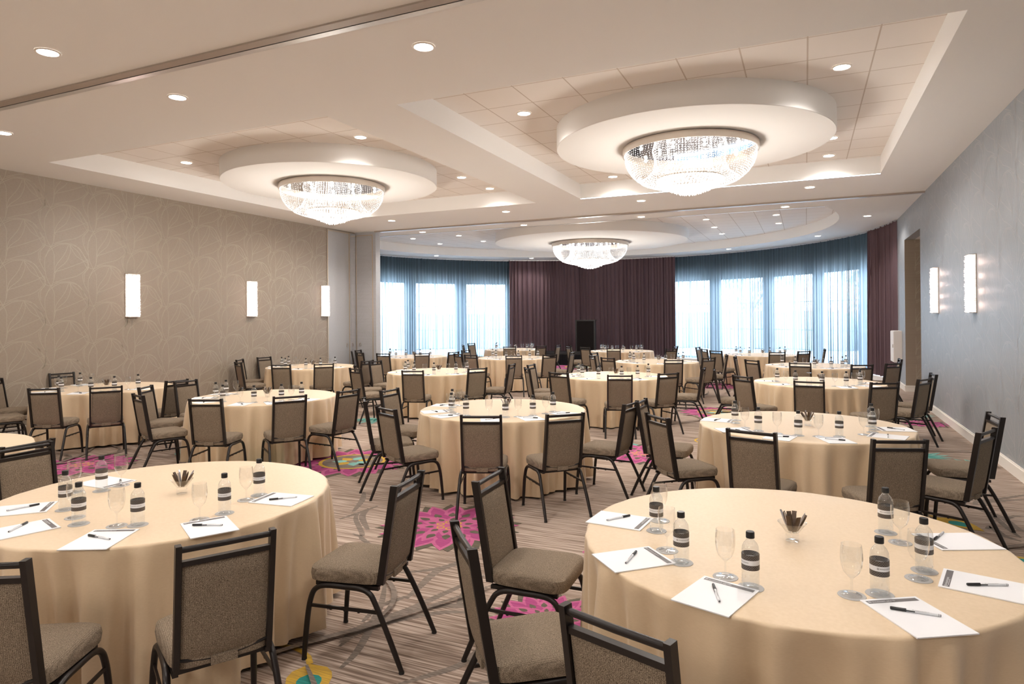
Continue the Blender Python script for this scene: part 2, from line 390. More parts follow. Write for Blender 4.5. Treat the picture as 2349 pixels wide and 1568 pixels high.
def drop(c, a, s=1.0):
    petal(c, a, 0, .34*s, .10*s, .0026, 7); petal(c, a, .09*s, .26*s, .055*s, .0028, 5)
    fl.ribbon([Vector((c[0]-t*.07*s*math.cos(a+.15*t), c[1]-t*.07*s*math.sin(a+.15*t), .0026)) for t in range(7)], .03*s, (0, 0, 1), 7)
for c, R, rot, ring in [((-2.80, 4.90), .60, 0, 0), ((-5.15, 6.62), .78, .2, 1), ((-1.96, 8.42), .62, .1, 0), ((-8.15, 5.2), .62, 0, 0), ((-1.45, 12.5), .75, 0, 1),
    ((-7.1, 22.0), 1.3, 0, 1), ((-2.0, 17.1), .7, 0, 0), ((-1.42, 3.62), .34, 0, 0), ((1.75, 12.4), .35, 0, 0), ((-7.0, 12.6), .6, 0, 0), ((-4.7, 13.0), .6, 0, 1), ((-10.6, 8.6), .6, 0, 0), ((1.2, 16.6), .6, 0, 0), ((-4.5, 17.0), .6, 0, 0)]:
    medallion(c, R, rot, ring)
petal((-1.56, 4.74), .3, 0, .22, .08, .003, 2)
for c, a, s in [((-5.45, 5.75), 3.6, 1.2), ((-7.75, 6.2), .6, 1.3), ((-7.0, 9.7), 5.2, 1.3), ((-2.5, 9.1), 4.9, 1.2), ((1.25, 9.5), .9, .9), ((1.85, 9.25), 2.9, .8), ((1.6, 13.3), .4, .9), ((1.55, 5.0), .3, .9),
    ((-4.6, 9.1), 2.2, 1.2), ((-8.6, 8.9), 1.2, 1.1), ((-3.2, 13.0), 0, 1), ((1.0, 14.9), 2, 1), ((-6.9, 7.9), 4.2, 1)]:
    spray(c, a, s)
for c, a, s in [((-2.35, 2.66), 5.4, 1.1), ((1.03, 6.75), 5.5, 1.2), ((.72, 6.5), 4.6, 1.0), ((1.22, 5.72), .4, 1.1), ((-6.3, 5.2), 1, 1), ((-8.8, 5.0), 2, 1), ((-4.4, 3.9), 2.6, 1), ((-7.2, 6.7), 2.8, .9), ((-1.4, 9.8), .8, .9)]:
    drop(c, a, s)
for k in range(95):
    x, y = rnd.uniform(-11, 2), rnd.uniform(-1, 24)
    if -4.2 < x < -.9 and 2.2 < y < 5.4: continue
    a = rnd.uniform(.4, 1.3) if rnd.random() < .7 else rnd.uniform(0, PI)
    P = [(x, y)]; da = rnd.uniform(-.22, .22)
    for j in range(rnd.randint(4, 8)):
        a += da+rnd.uniform(-.12, .12); x += .32*math.cos(a); y += .32*math.sin(a); P.append((min(max(x, -11.1), 2.0), y))
        if j == 3 and rnd.random() < .6: vine([(x, y)]+[(x+.3*q*math.cos(a+.5+.25*q), y+.3*q*math.sin(a+.5+.25*q)) for q in (1, 2, 3)], .035, .0011+.000005*k)
    vine(P, .042, .0010+.000005*k)
struct(fl.build('floor', [M['carpet'], M['vine'], M['pink'], M['magenta'], M['olive'], M['teal'], M['aqua'], M['yellow']]))

# --- vine motif printed in the wallpaper (one repeat is .70 m wide, .64 m high)
MOT = [[(135, 1385), (134, 1300), (130, 1235), (80, 1130), (70, 1010), (95, 940), (128, 880), (132, 815)],
       [(62, 1180), (110, 1195), (160, 1168), (230, 1160), (290, 1172), (350, 1240), (385, 1310), (352, 1380), (352, 1440)],
       [(140, 1090), (220, 1060), (330, 1010), (378, 985), (368, 1050), (300, 1110), (210, 1140), (132, 1170)],
       [(243, 880), (250, 930), (220, 1010), (150, 1080), (132, 1150)], [(243, 880), (290, 960), (375, 1010)],
       [(243, 880), (170, 890), (100, 940), (78, 985)], [(243, 880), (310, 900), (350, 960), (385, 1040), (340, 1100), (350, 1170), (385, 1240)],
       [(250, 885), (305, 930), (338, 990), (378, 1060)], [(236, 885), (205, 960), (150, 1040), (138, 1100)]]
def wallpaper(mb, origin, ax, n, length, z0, z1, mi, w=.0075, holes=()):
    origin, ax, n = Vector(origin), Vector(ax), Vector(n)
    for k in range(-1, int(length/.70)+2):
        for j in range(-2, int((z1-z0)/.64)+3):
            for q in MOT:
                P = []
                for x, y in q:
                    u = (x-130)/310*.70+k*.70; v = (1240-y)/285*.64+(j+.5*(k % 2))*.64
                    P.append(Vector((u, v, 0)))
                P = catmull(P, 5); run = []
                for p in P+[None]:
                    ok = p is not None and 0 < p.x < length and z0+.14 < z0+p.y < z1 and not any(a < p.x < b and z0+p.y < c for a, b, c in holes)
                    if ok: run.append(origin+ax*p.x+Vector((0, 0, z0+p.y))+n*.0006)
                    else:
                        if len(run) > 1: mb.ribbon(run, w, n, mi)
                        run = []
T = .2
wl = MB(); wl.bbox((XL-T, YB, 0), (XL, YT, HC)); wallpaper(wl, (XL, YB, 0), (0, 1, 0), (1, 0, 0), YT-YB, 0, HC, 1)
struct(wl.build('wall_left', [M['paper'], M['foil']]))
OY0, OY1, OZ, YE = 15.15, 17.40, 3.47, 19.45
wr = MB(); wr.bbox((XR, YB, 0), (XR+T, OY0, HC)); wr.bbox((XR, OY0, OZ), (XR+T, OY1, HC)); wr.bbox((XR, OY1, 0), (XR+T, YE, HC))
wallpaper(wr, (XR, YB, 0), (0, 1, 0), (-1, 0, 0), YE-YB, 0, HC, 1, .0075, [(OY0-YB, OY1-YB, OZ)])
struct(wr.build('wall_right', [M['paper_daylight_tint'], M['foil_daylight_tint']]))
al = MB(); al.bbox((XR+T, OY1, 0), (3.9, OY1+.1, OZ), 0); al.bbox((3.8, OY0, 0), (3.9, OY1, OZ), 0); al.bbox((XR+T, OY0-.1, 0), (3.9, OY0, OZ), 0); al.bbox((XR+T, OY0, OZ), (3.9, OY1, OZ+.1), 2)
wallpaper(al, (XR+T, OY1, 0), (1, 0, 0), (0, -1, 0), 1.6, 0, OZ, 1)
al.bbox((XR, OY1-.002, 0), (XR+T, OY1, OZ), 0)
struct(al.build('wall_alcove', [M['paper'], M['foil'], M['ceiling']]))
wb_ = MB(); wb_.bbox((XL-T, YB-T, 0), (XR+T, YB, HC)); struct(wb_.build('wall_near', M['paper']))
# bay side walls
wn = MB(); wn.bbox((-15.4, YT, 0), (XL-T, YT+T, HC)); struct(wn.build('wall_bay', M['paper_daylight_tint']))

# --- curved window wall with openings
WIN = [(166.9, 154.6), (152.4, 140.1), (138.1, 126.0), (82.5, 70.6), (68.9, 56.5), (54.6, 42.6), (40.9, 28.8), (27.4, 15.2)]
ZS, ZH = .14, 3.18
def wedge(mb, a0, a1, r0, r1, z0, z1, mi=0):
    n = max(1, int(abs(a1-a0)/2)); 
    for i in range(n):
        p, q = a0+(a1-a0)*i/n, a0+(a1-a0)*(i+1)/n
        V = [(*arc(a, r), z) for a in (p, q) for r in (r0, r1) for z in (z0, z1)]
        mb.add(V, [(0, 1, 3, 2), (4, 6, 7, 5), (0, 4, 5, 1), (2, 3, 7, 6), (0, 2, 6, 4), (1, 5, 7, 3)], mi)
wc_ = MB(); wedge(wc_, 205, 2, RW, RO, ZH, HC); wedge(wc_, 205, 2, RW, RO, 0, ZS)
edges = [205]+[a for w_ in WIN for a in w_]+[2]
for i in range(0, len(edges), 2): wedge(wc_, edges[i], edges[i+1], RW, RO, ZS, ZH)
struct(wc_.build('wall_window', M['wallbase']))
for i, (a0, a1) in enumerate(WIN):
    fr = MB()
    for a in (a0, (a0+a1)/2, a1):
        s = .28; b0, b1 = (a-.09, a+.09) if a == (a0+a1)/2 else ((a, a-2*s) if a == a0 else (a+2*s, a))
        wedge(fr, b0, b1, RW+.06, RW+.13, ZS, ZH)
    for z in (ZS, 1.25, 2.2, ZH-.06): wedge(fr, a0, a1, RW+.07, RW+.12, z, z+(.06 if z in (ZS, ZH-.06) else .022))
    wf = struct(fr.build('window_%d' % (i+1), M['mullion']))
    p = MB(); wedge(p, a0, a1, RW+.09, RW+.095, ZS, ZH); p.build('pane', M['pane'], wf)
sl = MB(); wedge(sl, 172, 9.3, RW-.55, RW+.02, 0, .12); struct(sl.build('trim_1', M['trimw']))

# --- ceiling: slabs round the recesses
ce = MB()
def slab(x0, x1, y0, y1): ce.add([(x0, y0, HC), (x0, y1, HC), (x1, y1, HC), (x1, y0, HC)], [(0, 1, 2, 3)])
C1 = (-10.12, -5.0, 5.99, 12.40); C2 = (-4.04, 1.15, 5.97, 12.36)
TY0, TY1 = 4.16, YT
slab(XL, XR, YB, C1[2]); slab(XL, C1[0], C1[2], C1[3]); slab(C1[1], C2[0], C1[2], C1[3]); slab(C2[1], XR, C1[2], C1[3]); slab(XL, XR, C1[3], YT+.1)
for (x0, x1, y0, y1) in (C1, C2):
    for p, q_ in (((x0, y0), (x0, y1)), ((x0, y1), (x1, y1)), ((x1, y1), (x1, y0)), ((x1, y0), (x0, y0))): ce.add([(*p, HC), (*q_, HC), (*q_, HR), (*p, HR)], [(0, 1, 2, 3)])
    ce.bbox((x0, y0, HR), (x1, y1, HR+.03), 1)
# bay ceiling: annulus with a D-shaped recess of radius 6.96 cut off at y = 15.57
RD, YD = 6.96, 15.57
t0 = math.degrees(math.asin((YD-BC[1])/RD)); N = 72
A = [t0+(180-2*t0)*i/N for i in range(N+1)]
for i in range(N):
    oc = lambda a: (arc(a, RO)[0], max(YD, arc(a, RO)[1]), HC)
    V = [(*arc(A[i], RD), HC), (*arc(A[i+1], RD), HC), oc(A[i+1]), oc(A[i])]
    ce.add(V, [(0, 3, 2, 1)])
    ce.add([(*arc(A[i], RD), HC), (*arc(A[i+1], RD), HC), (*arc(A[i+1], RD), HR), (*arc(A[i], RD), HR)], [(0, 1, 2, 3)])
    ce.add([(*arc(A[i], RD), HR), (*arc(A[i+1], RD), HR), (BC[0], YD, HR)], [(0, 1, 2)], 1)
xa, xb = arc(A[0], RD)[0], arc(A[-1], RD)[0]
slab(-15.4, XR+T, YT+.1, YD); ce.add([(xb, YD, HC), (xa, YD, HC), (xa, YD, HR), (xb, YD, HR)], [(0, 1, 2, 3)])
struct(ce.build('ceiling', [M['ceiling'], M['tile']]))
for i, (c, r) in enumerate((((-1.44, 9.22), 1.82), ((-7.57, 9.22), 1.82), ((-6.22, 19.95), 3.0))):
    d = MB(); d.lathe([(r, HR), (r, HC+.006), (r-.006, HC), (0.01, HC)], 96, (*c, 0)); struct(d.build('trim_%d' % (i+2), M['ceiling'], smooth=30))
# partition tracks and the crisp edge of the bay recess
tk = MB(); tk.bbox((XL, TY0-.06, HC-.014), (XR, TY0+.03, HC), 0); tk.bbox((XL, TY0+.055, HC-.008), (XR, TY0+.12, HC), 1); tk.bbox((XL, TY0+.03, HC-.003), (XR, TY0+.055, HC-.0), 2)
struct(tk.build('trim_5', [M['bronze'], M['alu'], M['black']]))
tk = MB(); tk.bbox((XC, YT-.06, HC-.03), (XR, YT+.01, HC), 0); tk.bbox((XC, YT+.01, HC-.012), (XR, YT+.03, HC), 2); tk.bbox((XC, YT+.03, HC-.024), (XR, YT+.10, HC), 1)
tk.bbox((xb, YD-.03, HC-.012), (xa, YD, HC), 1)
struct(tk.build('trim_6', [M['bronze'], M['alu'], M['black']]))
# folded partition: pocket panel in the left wall, stub facing the room
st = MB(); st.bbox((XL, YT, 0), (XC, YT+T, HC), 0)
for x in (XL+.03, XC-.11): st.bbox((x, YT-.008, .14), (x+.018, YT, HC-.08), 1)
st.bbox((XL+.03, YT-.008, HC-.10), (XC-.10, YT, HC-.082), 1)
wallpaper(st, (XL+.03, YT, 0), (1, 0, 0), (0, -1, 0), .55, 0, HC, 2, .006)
st = struct(st.build('wall_partition', [M['panel'], M['gold'], M['foil_daylight_tint']]))
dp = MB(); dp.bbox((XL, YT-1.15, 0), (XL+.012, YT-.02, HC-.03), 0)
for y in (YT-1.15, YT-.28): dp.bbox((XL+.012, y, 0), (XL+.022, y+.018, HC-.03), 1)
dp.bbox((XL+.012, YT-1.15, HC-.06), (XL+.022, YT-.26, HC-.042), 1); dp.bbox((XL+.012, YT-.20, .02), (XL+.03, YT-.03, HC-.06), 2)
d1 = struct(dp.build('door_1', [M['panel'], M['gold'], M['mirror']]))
for par, p, nx in ((d1, (XL+.02, YT-.38, 1.06), 0), (st, (XL+.16, YT-.012, 1.06), 1)):
    h = MB(); P = [Vector((p[0]+(.03*math.cos(t*PI/8) if nx else 0), p[1]+(0 if nx else .03*math.cos(t*PI/8)), p[2]+.045*math.sin(t*PI/8))) for t in range(17)]
    h.tube(P, .006, 6, cap=False); h.build('door_pull', M['nickel'], par, smooth=True)
# baseboards
def base(name, segs):
    b = MB()
    for (x0, y0, x1, y1, nx, ny) in segs:
        for h0, h1, t in ((0, .105, .018), (.105, .125, .024), (.125, .14, .012)):
            lo = (min(x0, x1, x0+nx*t, x1+nx*t), min(y0, y1, y0+ny*t, y1+ny*t), h0); hi = (max(x0, x1, x0+nx*t, x1+nx*t), max(y0, y1, y0+ny*t, y1+ny*t), h1)
            b.bbox(lo, hi)
    return struct(b.build(name, M['trimw']))
base('baseboard_left', [(XL, YB, XL, YT-1.15, 1, 0)])
base('baseboard_right', [(XR, YB, XR, OY0, -1, 0), (XR, OY1, XR, YE, -1, 0), (XR-.018, OY1, 3.8, OY1, 0, -1)])
base('baseboard_near', [(XL, YB, XR, YB, 0, 1)])

# --- outdoors seen through the sheers
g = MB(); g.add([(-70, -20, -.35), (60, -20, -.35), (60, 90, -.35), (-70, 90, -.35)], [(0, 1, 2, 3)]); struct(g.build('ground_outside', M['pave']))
hd = MB(); r2 = random.Random(3)
for i in range(110):
    a = -5+190*i/110; R = 27+r2.uniform(-.6, .6)
    x, y = arc(a, R); s = r2.uniform(.8, 1.15); seg = 8
    for j in range(2):
        prof = [(1.0*s, -.3), (1.1*s, .5), (1.0*s, 1.2), (.6*s, 1.75+r2.uniform(-.2, .35)), (.05, 2.0)]
        hd.lathe(prof, seg, (x+r2.uniform(-.4, .4), y+r2.uniform(-.4, .4), 0))
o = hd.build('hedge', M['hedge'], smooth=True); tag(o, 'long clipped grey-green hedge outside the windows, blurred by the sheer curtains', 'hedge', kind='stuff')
def tree(x, y, h, seed, label):
    r3 = random.Random(seed); t = empty('tree', (x, y, -.35)); tag(t, label, 'tree', 'trees outside the right windows')
    b = MB(); b.tube([(0, 0, 0), (.05, .05, h*.35), (.0, .1, h*.7)], [.16, .12, .06], 8)
    for k in range(6):
        a = k*1.05; b.tube([(0, .08, h*.4), (.8*math.cos(a), .8*math.sin(a), h*.65), (1.6*math.cos(a), 1.6*math.sin(a), h*.85)], [.07, .045, .02], 5)
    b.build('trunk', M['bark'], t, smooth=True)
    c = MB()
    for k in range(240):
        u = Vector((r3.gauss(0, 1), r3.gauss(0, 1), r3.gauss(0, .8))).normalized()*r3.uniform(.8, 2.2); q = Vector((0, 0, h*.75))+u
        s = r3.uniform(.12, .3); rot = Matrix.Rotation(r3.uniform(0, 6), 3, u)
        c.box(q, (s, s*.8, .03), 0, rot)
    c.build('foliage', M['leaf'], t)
tree(-2.6, 35, 5.2, 1, 'bare-branched small tree outside, seen through the first sheer right of the purple drape')
tree(3.2, 33, 5.6, 2, 'leafy tree outside, seen through the sheers in the middle of the right windows')
tree(9.0, 29, 5.2, 5, 'leafy tree outside, seen through the sheers nearest the right wall')

# ------------------------------------------------------------------ curtains
def curtain(name, a0, a1, r, z0, z1, pitch, amp, seed, m, thick=0, gather=None):
    rr = random.Random(seed); L = abs(math.radians(a1-a0))*r; n = int(L/pitch*9); b = MB(); ph = 0; rows = 9
    phs = []; am = []
    k = rr.uniform(.8, 1.2); aa = 1
    for i in range(n+1):
        ph += 2*PI/9*k
        if i % 9 == 0: k = rr.uniform(.65, 1.5); aa = rr.uniform(.55, 1.25)
        phs.append(ph); am.append(aa)
    dr = [rr.uniform(-1, 1) for _ in range(8)]
    for j in range(rows+1):
        z = z0+(z1-z0)*j/rows; low = 1-j/rows
        for i in range(n+1):
            u = i/n; a = math.radians(a0+(a1-a0)*u)
            da = .035*low*(math.sin(u*40+dr[0])+math.sin(u*17+dr[1]))/r
            rad = r+amp*am[i]*math.sin(phs[i])*(.75+.5*low)+.012*math.sin(phs[i]*.37+dr[2])
            sft = amp*.45*math.cos(phs[i]*1.0)/r
            t = a+da*.5+sft
            b.v.append((BC[0]+rad*math.cos(t), BC[1]+rad*math.sin(t), z))
    for j in range(rows):
        for i in range(n):
            o = j*(n+1)+i; b.f.append((o, o+1, o+n+2, o+n+1)); b.mi.append(0)
    return b.build(name, m, smooth=True)
def rail_for(c, a0, a1, r):
    b = MB(); wedge(b, a0, a1, r-.02, r+.02, HC-.035, HC-.002); b.build('curtain_rail', M['alu'], c)
for (nm, a0, a1, r, p, am_, sd, mk, lb, cat) in (
    ('sheer_curtain', 172, 125.2, RC, .135, .030, 11, 'sheer', 'blue-grey sheer curtain over the bright windows left of the purple drape', 'curtain'),
    ('sheer_curtain', 79.6, 18.6, RC, .135, .030, 12, 'sheer', 'long blue-grey sheer curtain over the four windows right of the purple drape', 'curtain'),
    ('drape', 126.0, 78.8, RC-.17, .16, .075, 13, 'drape', 'wide aubergine purple drape in deep folds behind the stage', 'curtain'),
    ('drape', 20.2, 5.8, RC-.12, .15, .05, 14, 'drape', 'narrow aubergine purple drape gathered beside the right wall', 'curtain')):
    c = curtain(nm, a0, a1, r, .14, HC-.02, p, am_, sd, M[mk]); tag(c, lb, cat); rail_for(c, a0, a1, r)

# ------------------------------------------------------------------ stage, loudspeaker, wall cabinet
stg = empty('stage', (-7.4, 23.35, 0)); tag(stg, 'low black stage riser with pleated skirt before the purple drape', 'stage')
b = MB(); b.box((0, 0, .41), (3.9, 1.5, .05)); b.build('deck', M['black'], stg)
b = MB(); n = 400; P = []
for i in range(n+1):
    u = i/n*6.6
    if u < 1.5: p = (-1.93, .72-u*.96/1.0)
    x, y = (-1.93, .74-u) if u < 1.5 else ((-1.93+(u-1.5), -.76) if u < 5.36 else (1.93, -.76+(u-5.36)))
    P.append((x+.012*math.sin(i*1.3), y+.012*math.cos(i*1.3)))
for z in (.0, .385):
    for x, y in P: b.v.append((x, y, z))
for i in range(n): b.f.append((i, i+1, n+2+i, n+1+i)); b.mi.append(0)
b.build('skirt', M['skirt'], stg, smooth=True)
sp = empty('loudspeaker', (-7.45, 23.35, .435), math.radians(8)); tag(sp, 'tall black cloth-fronted loudspeaker standing on the stage', 'loudspeaker')
b = MB(); b.bbox((-.34, -.2, .03), (.34, .2, 1.19)); b.bbox((-.36, -.24, 0), (.36, .24, .035)); b.build('cabinet', M['black'], sp)
b = MB(); b.bbox((-.31, -.225, .06), (.31, -.2, 1.16)); b.build('grille', M['speaker'], sp)
b = MB(); b.bbox((-.36, -.225, .035), (-.33, -.17, 1.19)); b.bbox((.33, -.225, .035), (.36, -.17, 1.19)); b.bbox((-.37, -.24, 1.17), (.37, .21, 1.21)); b.build('edge_trim', M['black'], sp)
cb = MB(); cb.bbox((XR-.16, 17.98, .62), (XR, 18.62, 1.37)); cb.bbox((XR-.175, 17.99, .63), (XR-.16, 18.61, 1.36)); cb = cb.build('wall_cabinet', M['trimw'])
tag(cb, 'white equipment cabinet mounted low on the right wall beside the purple drape', 'cabinet')
b = MB(); b.bbox((XR-.19, 18.06, .97), (XR-.175, 18.10, 1.05)); b.build('latch', M['nickel'], cb)

# ------------------------------------------------------------------ downlights
def make_down():
    r = empty('downlight', (0, 0, 0))
    b = MB(); b.lathe([(.098, 0), (.098, -.006), (.082, -.010), (.078, -.002)], 28); b.build('trim_ring', M['trimw'], r, smooth=40)
    b = MB(); b.add([(.080*math.cos(t*PI/10), .080*math.sin(t*PI/10), -.004) for t in range(20)], [tuple(range(20))[::-1]]); b.build('lens', M['lens'], r)
    return r
DL = [(x, y, HC) for y in (-6.0, -3.6, 1.6, 3.52, 4.8) for x in (-9.0, -5.95, -2.96, .1)]  # rows behind the camera are unseen, added as fill light
DL += [(x, y, HR) for y in (7.72, 10.76, 11.95) for x in (-9.37, -5.83, -3.27, .37)]
DL += [(x, 13.1, HC) for x in (-9.0, -6.0, -3.0, .09)]+[(x, 15.23, HC) for x in (-9.47, -6.48, -3.49, -.38)]
DL += [(1.35, 17.55, HC), (.35, 21.36, HC), (-2.44, 24.1, HC), (-12.67, 21.34, HC), (-9.92, 24.05, HC), (-13.6, 17.5, HC)]
DL += [(x, y, HR) for x in (-2.45, -.68, -11.82, -10.1) for y in (18.42, 20.17)]+[(-2.43, 21.92, HR), (-10.1, 21.92, HR)]
dproto = make_down()
W3 = {HC: 'flush in the smooth ceiling', HR: 'in the tiled ceiling recess'}
zone = lambda x, y: ('front of room' if y < 6 else 'by the two chandeliers' if y < 12.2 else 'along the beam' if y < 16 else 'in the curved bay')
for i, (x, y, z) in enumerate(DL):
    o = dproto if i == 0 else copy_tree(dproto)
    o.location = (x, y, z-.001)
    ld = bpy.data.lights.new('downlight_beam', 'SPOT'); ld.energy = DOWN_W; ld.color = (1, .93, .865); ld.spot_size = math.radians(146); ld.spot_blend = .55; ld.shadow_soft_size = .07
    lo = bpy.data.objects.new('downlight_beam', ld); C.objects.link(lo); lo.location = (x, y, z-.02)
    row = sorted([d for d in DL if zone(d[0], d[1]) == zone(x, y) and d[2] == z], key=lambda d: (d[1], d[0])); k = row.index((x, y, z))
    ordn = ['first', 'second', 'third', 'fourth', 'fifth', 'sixth', 'seventh', 'eighth', 'ninth', 'tenth', 'eleventh', 'twelfth', 'thirteenth', 'fourteenth', 'fifteenth', 'sixteenth', 'seventeenth', 'eighteenth', 'nineteenth', 'twentieth'][k]
    tag(o, 'recessed downlight %s, %s, %s from the front' % ('in smooth ceiling' if z == HC else 'in tiled recess', zone(x, y), ordn), 'ceiling light', 'recessed downlights')

# ------------------------------------------------------------------ chandeliers
def octa(b, c, r, mi=0, el=1.25):
    x, y, z = c
    b.add([(x+r, y, z), (x, y+r, z), (x-r, y, z), (x, y-r, z), (x, y, z+r*el), (x, y, z-r*el)], [(0, 1, 4), (1, 2, 4), (2, 3, 4), (3, 0, 4), (1, 0, 5), (2, 1, 5), (3, 2, 5), (0, 3, 5)], mi)
def make_chandelier():
    R = .905; r = empty('chandelier', (0, 0, 0))
    b = MB(); b.lathe([(R-.02, 0), (R-.02, -.008), (R, -.010), (R, -.10), (R-.012, -.10), (R-.012, -.03)], 96); b.build('ring', M['nickel'], r, smooth=35)
    b = MB(); b.lathe([(R-.012, -.04), (.01, -.04)], 64); b.build('mirror_plate', M['mirror'], r, smooth=True)
    # outer basket of bead strands
    b = MB(); q = random.Random(2)
    outer = catmull([(.875, 0, -.095), (.86, 0, -.22), (.78, 0, -.36), (.64, 0, -.47), (.46, 0, -.53), (.34, 0, -.545)], 8)
    def strands(b, prof, n, step, r0, off=0):
        L = [0]
        for i in range(len(prof)-1): L.append(L[-1]+(prof[i+1]-prof[i]).length)
        m = int(L[-1]/step)
        pts = []
        for k in range(m+1):
            s = L[-1]*k/m; i = max(j for j in range(len(L)) if L[j] <= s+1e-9); i = min(i, len(prof)-2)
            t = (s-L[i])/max(1e-9, L[i+1]-L[i]); pts.append(prof[i].lerp(prof[i+1], t))
        for j in range(n):
            a = 2*PI*(j+off)/n
            for p in pts: octa(b, (p.x*math.cos(a), p.x*math.sin(a), p.z), r0*(1 if q.random() > .06 else 1.5))
    strands(b, outer, 108, .029, .0066)
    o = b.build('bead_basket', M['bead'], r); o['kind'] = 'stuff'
    b = MB(); inner = catmull([(.50, 0, -.05), (.47, 0, -.18), (.50, 0, -.32), (.60, 0, -.43), (.66, 0, -.465)], 8)
    strands(b, inner, 84, .031, .0066, .5)
    inner2 = catmull([(.30, 0, -.05), (.29, 0, -.25), (.36, 0, -.42)], 8); strands(b, inner2, 40, .034, .007)
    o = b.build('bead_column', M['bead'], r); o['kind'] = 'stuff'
    b = MB()
    for rad, z, n in ((.43, -.44, 56), (.43, -.47, 56), (.39, -.50, 50), (.34, -.535, 44), (.28, -.565, 36), (.21, -.595, 28), (.14, -.62, 18), (.07, -.64, 10), (0, -.65, 1)):
        for k in range(n):
            a = 2*PI*k/n+z*9; octa(b, (rad*math.cos(a), rad*math.sin(a), z-q.uniform(0, .012)), .020, 0, 1.5)
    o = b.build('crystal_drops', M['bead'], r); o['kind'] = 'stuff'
    b = MB(); b.lathe([(.44, -.425), (.45, -.435), (.44, -.445)], 48); b.build('tier_hoop', M['nickel'], r, smooth=True)
    for k in range(12):
        a = 2*PI*k/12+.13; rr = .72 if k % 2 else .40
        b = MB(); b.lathe([(.004, 0), (.02, -.01), (.022, -.03), (.004, -.045)], 10, (rr*math.cos(a), rr*math.sin(a), -.045)); b.build('bulb', M['bulb'], r, smooth=True)
    return r
ch = make_chandelier()
for i, (x, y, s, lb) in enumerate(((-1.44, 9.22, 1, 'large crystal bead chandelier hanging from the nearer round drum on the right'), (-7.57, 9.22, 1, 'crystal bead chandelier hanging from the round drum on the left'), (-6.22, 19.95, 1.33, 'crystal bead chandelier in the curved bay before the purple drape'),
    (-1.44, -1.9, 1, 'added unseen crystal bead chandelier in the near end of the room, right side'), (-7.57, -1.9, 1, 'added unseen crystal bead chandelier in the near end of the room, left side'))):  # last two are unseen, added behind the camera to light the near end
    o = ch if i == 0 else copy_tree(ch); o.location = (x, y, HC); o.scale = (s, s, s*.93 if s > 1 else s)
    tag(o, lb, 'chandelier', 'crystal chandeliers')
    ld = bpy.data.lights.new('chandelier_fill', 'POINT'); ld.energy = CH_W*(1.4 if s > 1 else 1); ld.color = (1, .93, .84); ld.shadow_soft_size = .30
    lo = bpy.data.objects.new('chandelier_fill', ld); C.objects.link(lo); lo.location = (x, y, HC-1.0*s)  # added unseen point, afloat below the beads to brighten ceiling and room

# ------------------------------------------------------------------ wall sconces
def make_sconce():
    r = empty('wall_sconce', (0, 0, 0)); W, D, Hh = .24, .085, .78
    b = MB(); b.bbox((-W/2-.004, -.012, -.006), (W/2+.004, 0, Hh+.006)); b.bbox((-W/2, -D, Hh-.004), (W/2, 0, Hh+.003)); b.bbox((-W/2, -D, -.003), (W/2, 0, .004))
    b.build('frame', M['nickel'], r)
    b = MB(); b.bbox((-W/2+.02, -.045, .03), (W/2-.02, -.03, Hh-.03)); b.build('lamp', M['sglow'], r)
    b = MB(); q = random.Random(4); nx, nz = 9, 29
    for i in range(nx):
        for j in range(nz):
            octa(b, (-W/2+.016+i*(W-.032)/(nx-1)+q.uniform(-.004, .004), -D+q.uniform(-.008, .006), .018+j*(Hh-.036)/(nz-1)+q.uniform(-.004, .004)), q.uniform(.013, .0175), 0, q.uniform(.8, 1.2))
    for s in (-1, 1):
        for k in range(4):
            for j in range(nz): octa(b, (s*(W/2-.008+q.uniform(-.006, .006)), -D+.016+k*.019, .018+j*(Hh-.036)/(nz-1)+q.uniform(-.005, .005)), q.uniform(.012, .016), 0, q.uniform(.8, 1.2))
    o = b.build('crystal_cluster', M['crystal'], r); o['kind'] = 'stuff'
    return r
sc = make_sconce()
for i, (x, y, z, rz, lb) in enumerate(((XL, 8.05, 1.83, PI/2, 'lit crystal wall sconce on the left wall, nearest the camera'), (XL, 10.86, 1.83, PI/2, 'lit crystal wall sconce on the left wall, middle of three'), (XL, 13.28, 1.83, PI/2, 'lit crystal wall sconce on the left wall, beside the partition door'),
    (XR, 10.60, 1.79, -PI/2, 'lit crystal wall sconce on the blue-lit right wall, nearer one'), (XR, 13.33, 1.79, -PI/2, 'lit crystal wall sconce on the right wall, beside the alcove'))):
    o = sc if i == 0 else copy_tree(sc); o.location = (x, y, z); o.rotation_euler = (0, 0, rz); tag(o, lb, 'wall lamp', 'crystal wall sconces')
    for dz in (.10, .29, .49, .68):
        ld = bpy.data.lights.new('sconce_glow', 'POINT'); ld.energy = 1.5; ld.color = (1, .70, .60); ld.shadow_soft_size = .045
        lo = bpy.data.objects.new('sconce_glow', ld); C.objects.link(lo); lo.location = (x+(.062 if rz > 0 else -.062), y, z+dz)

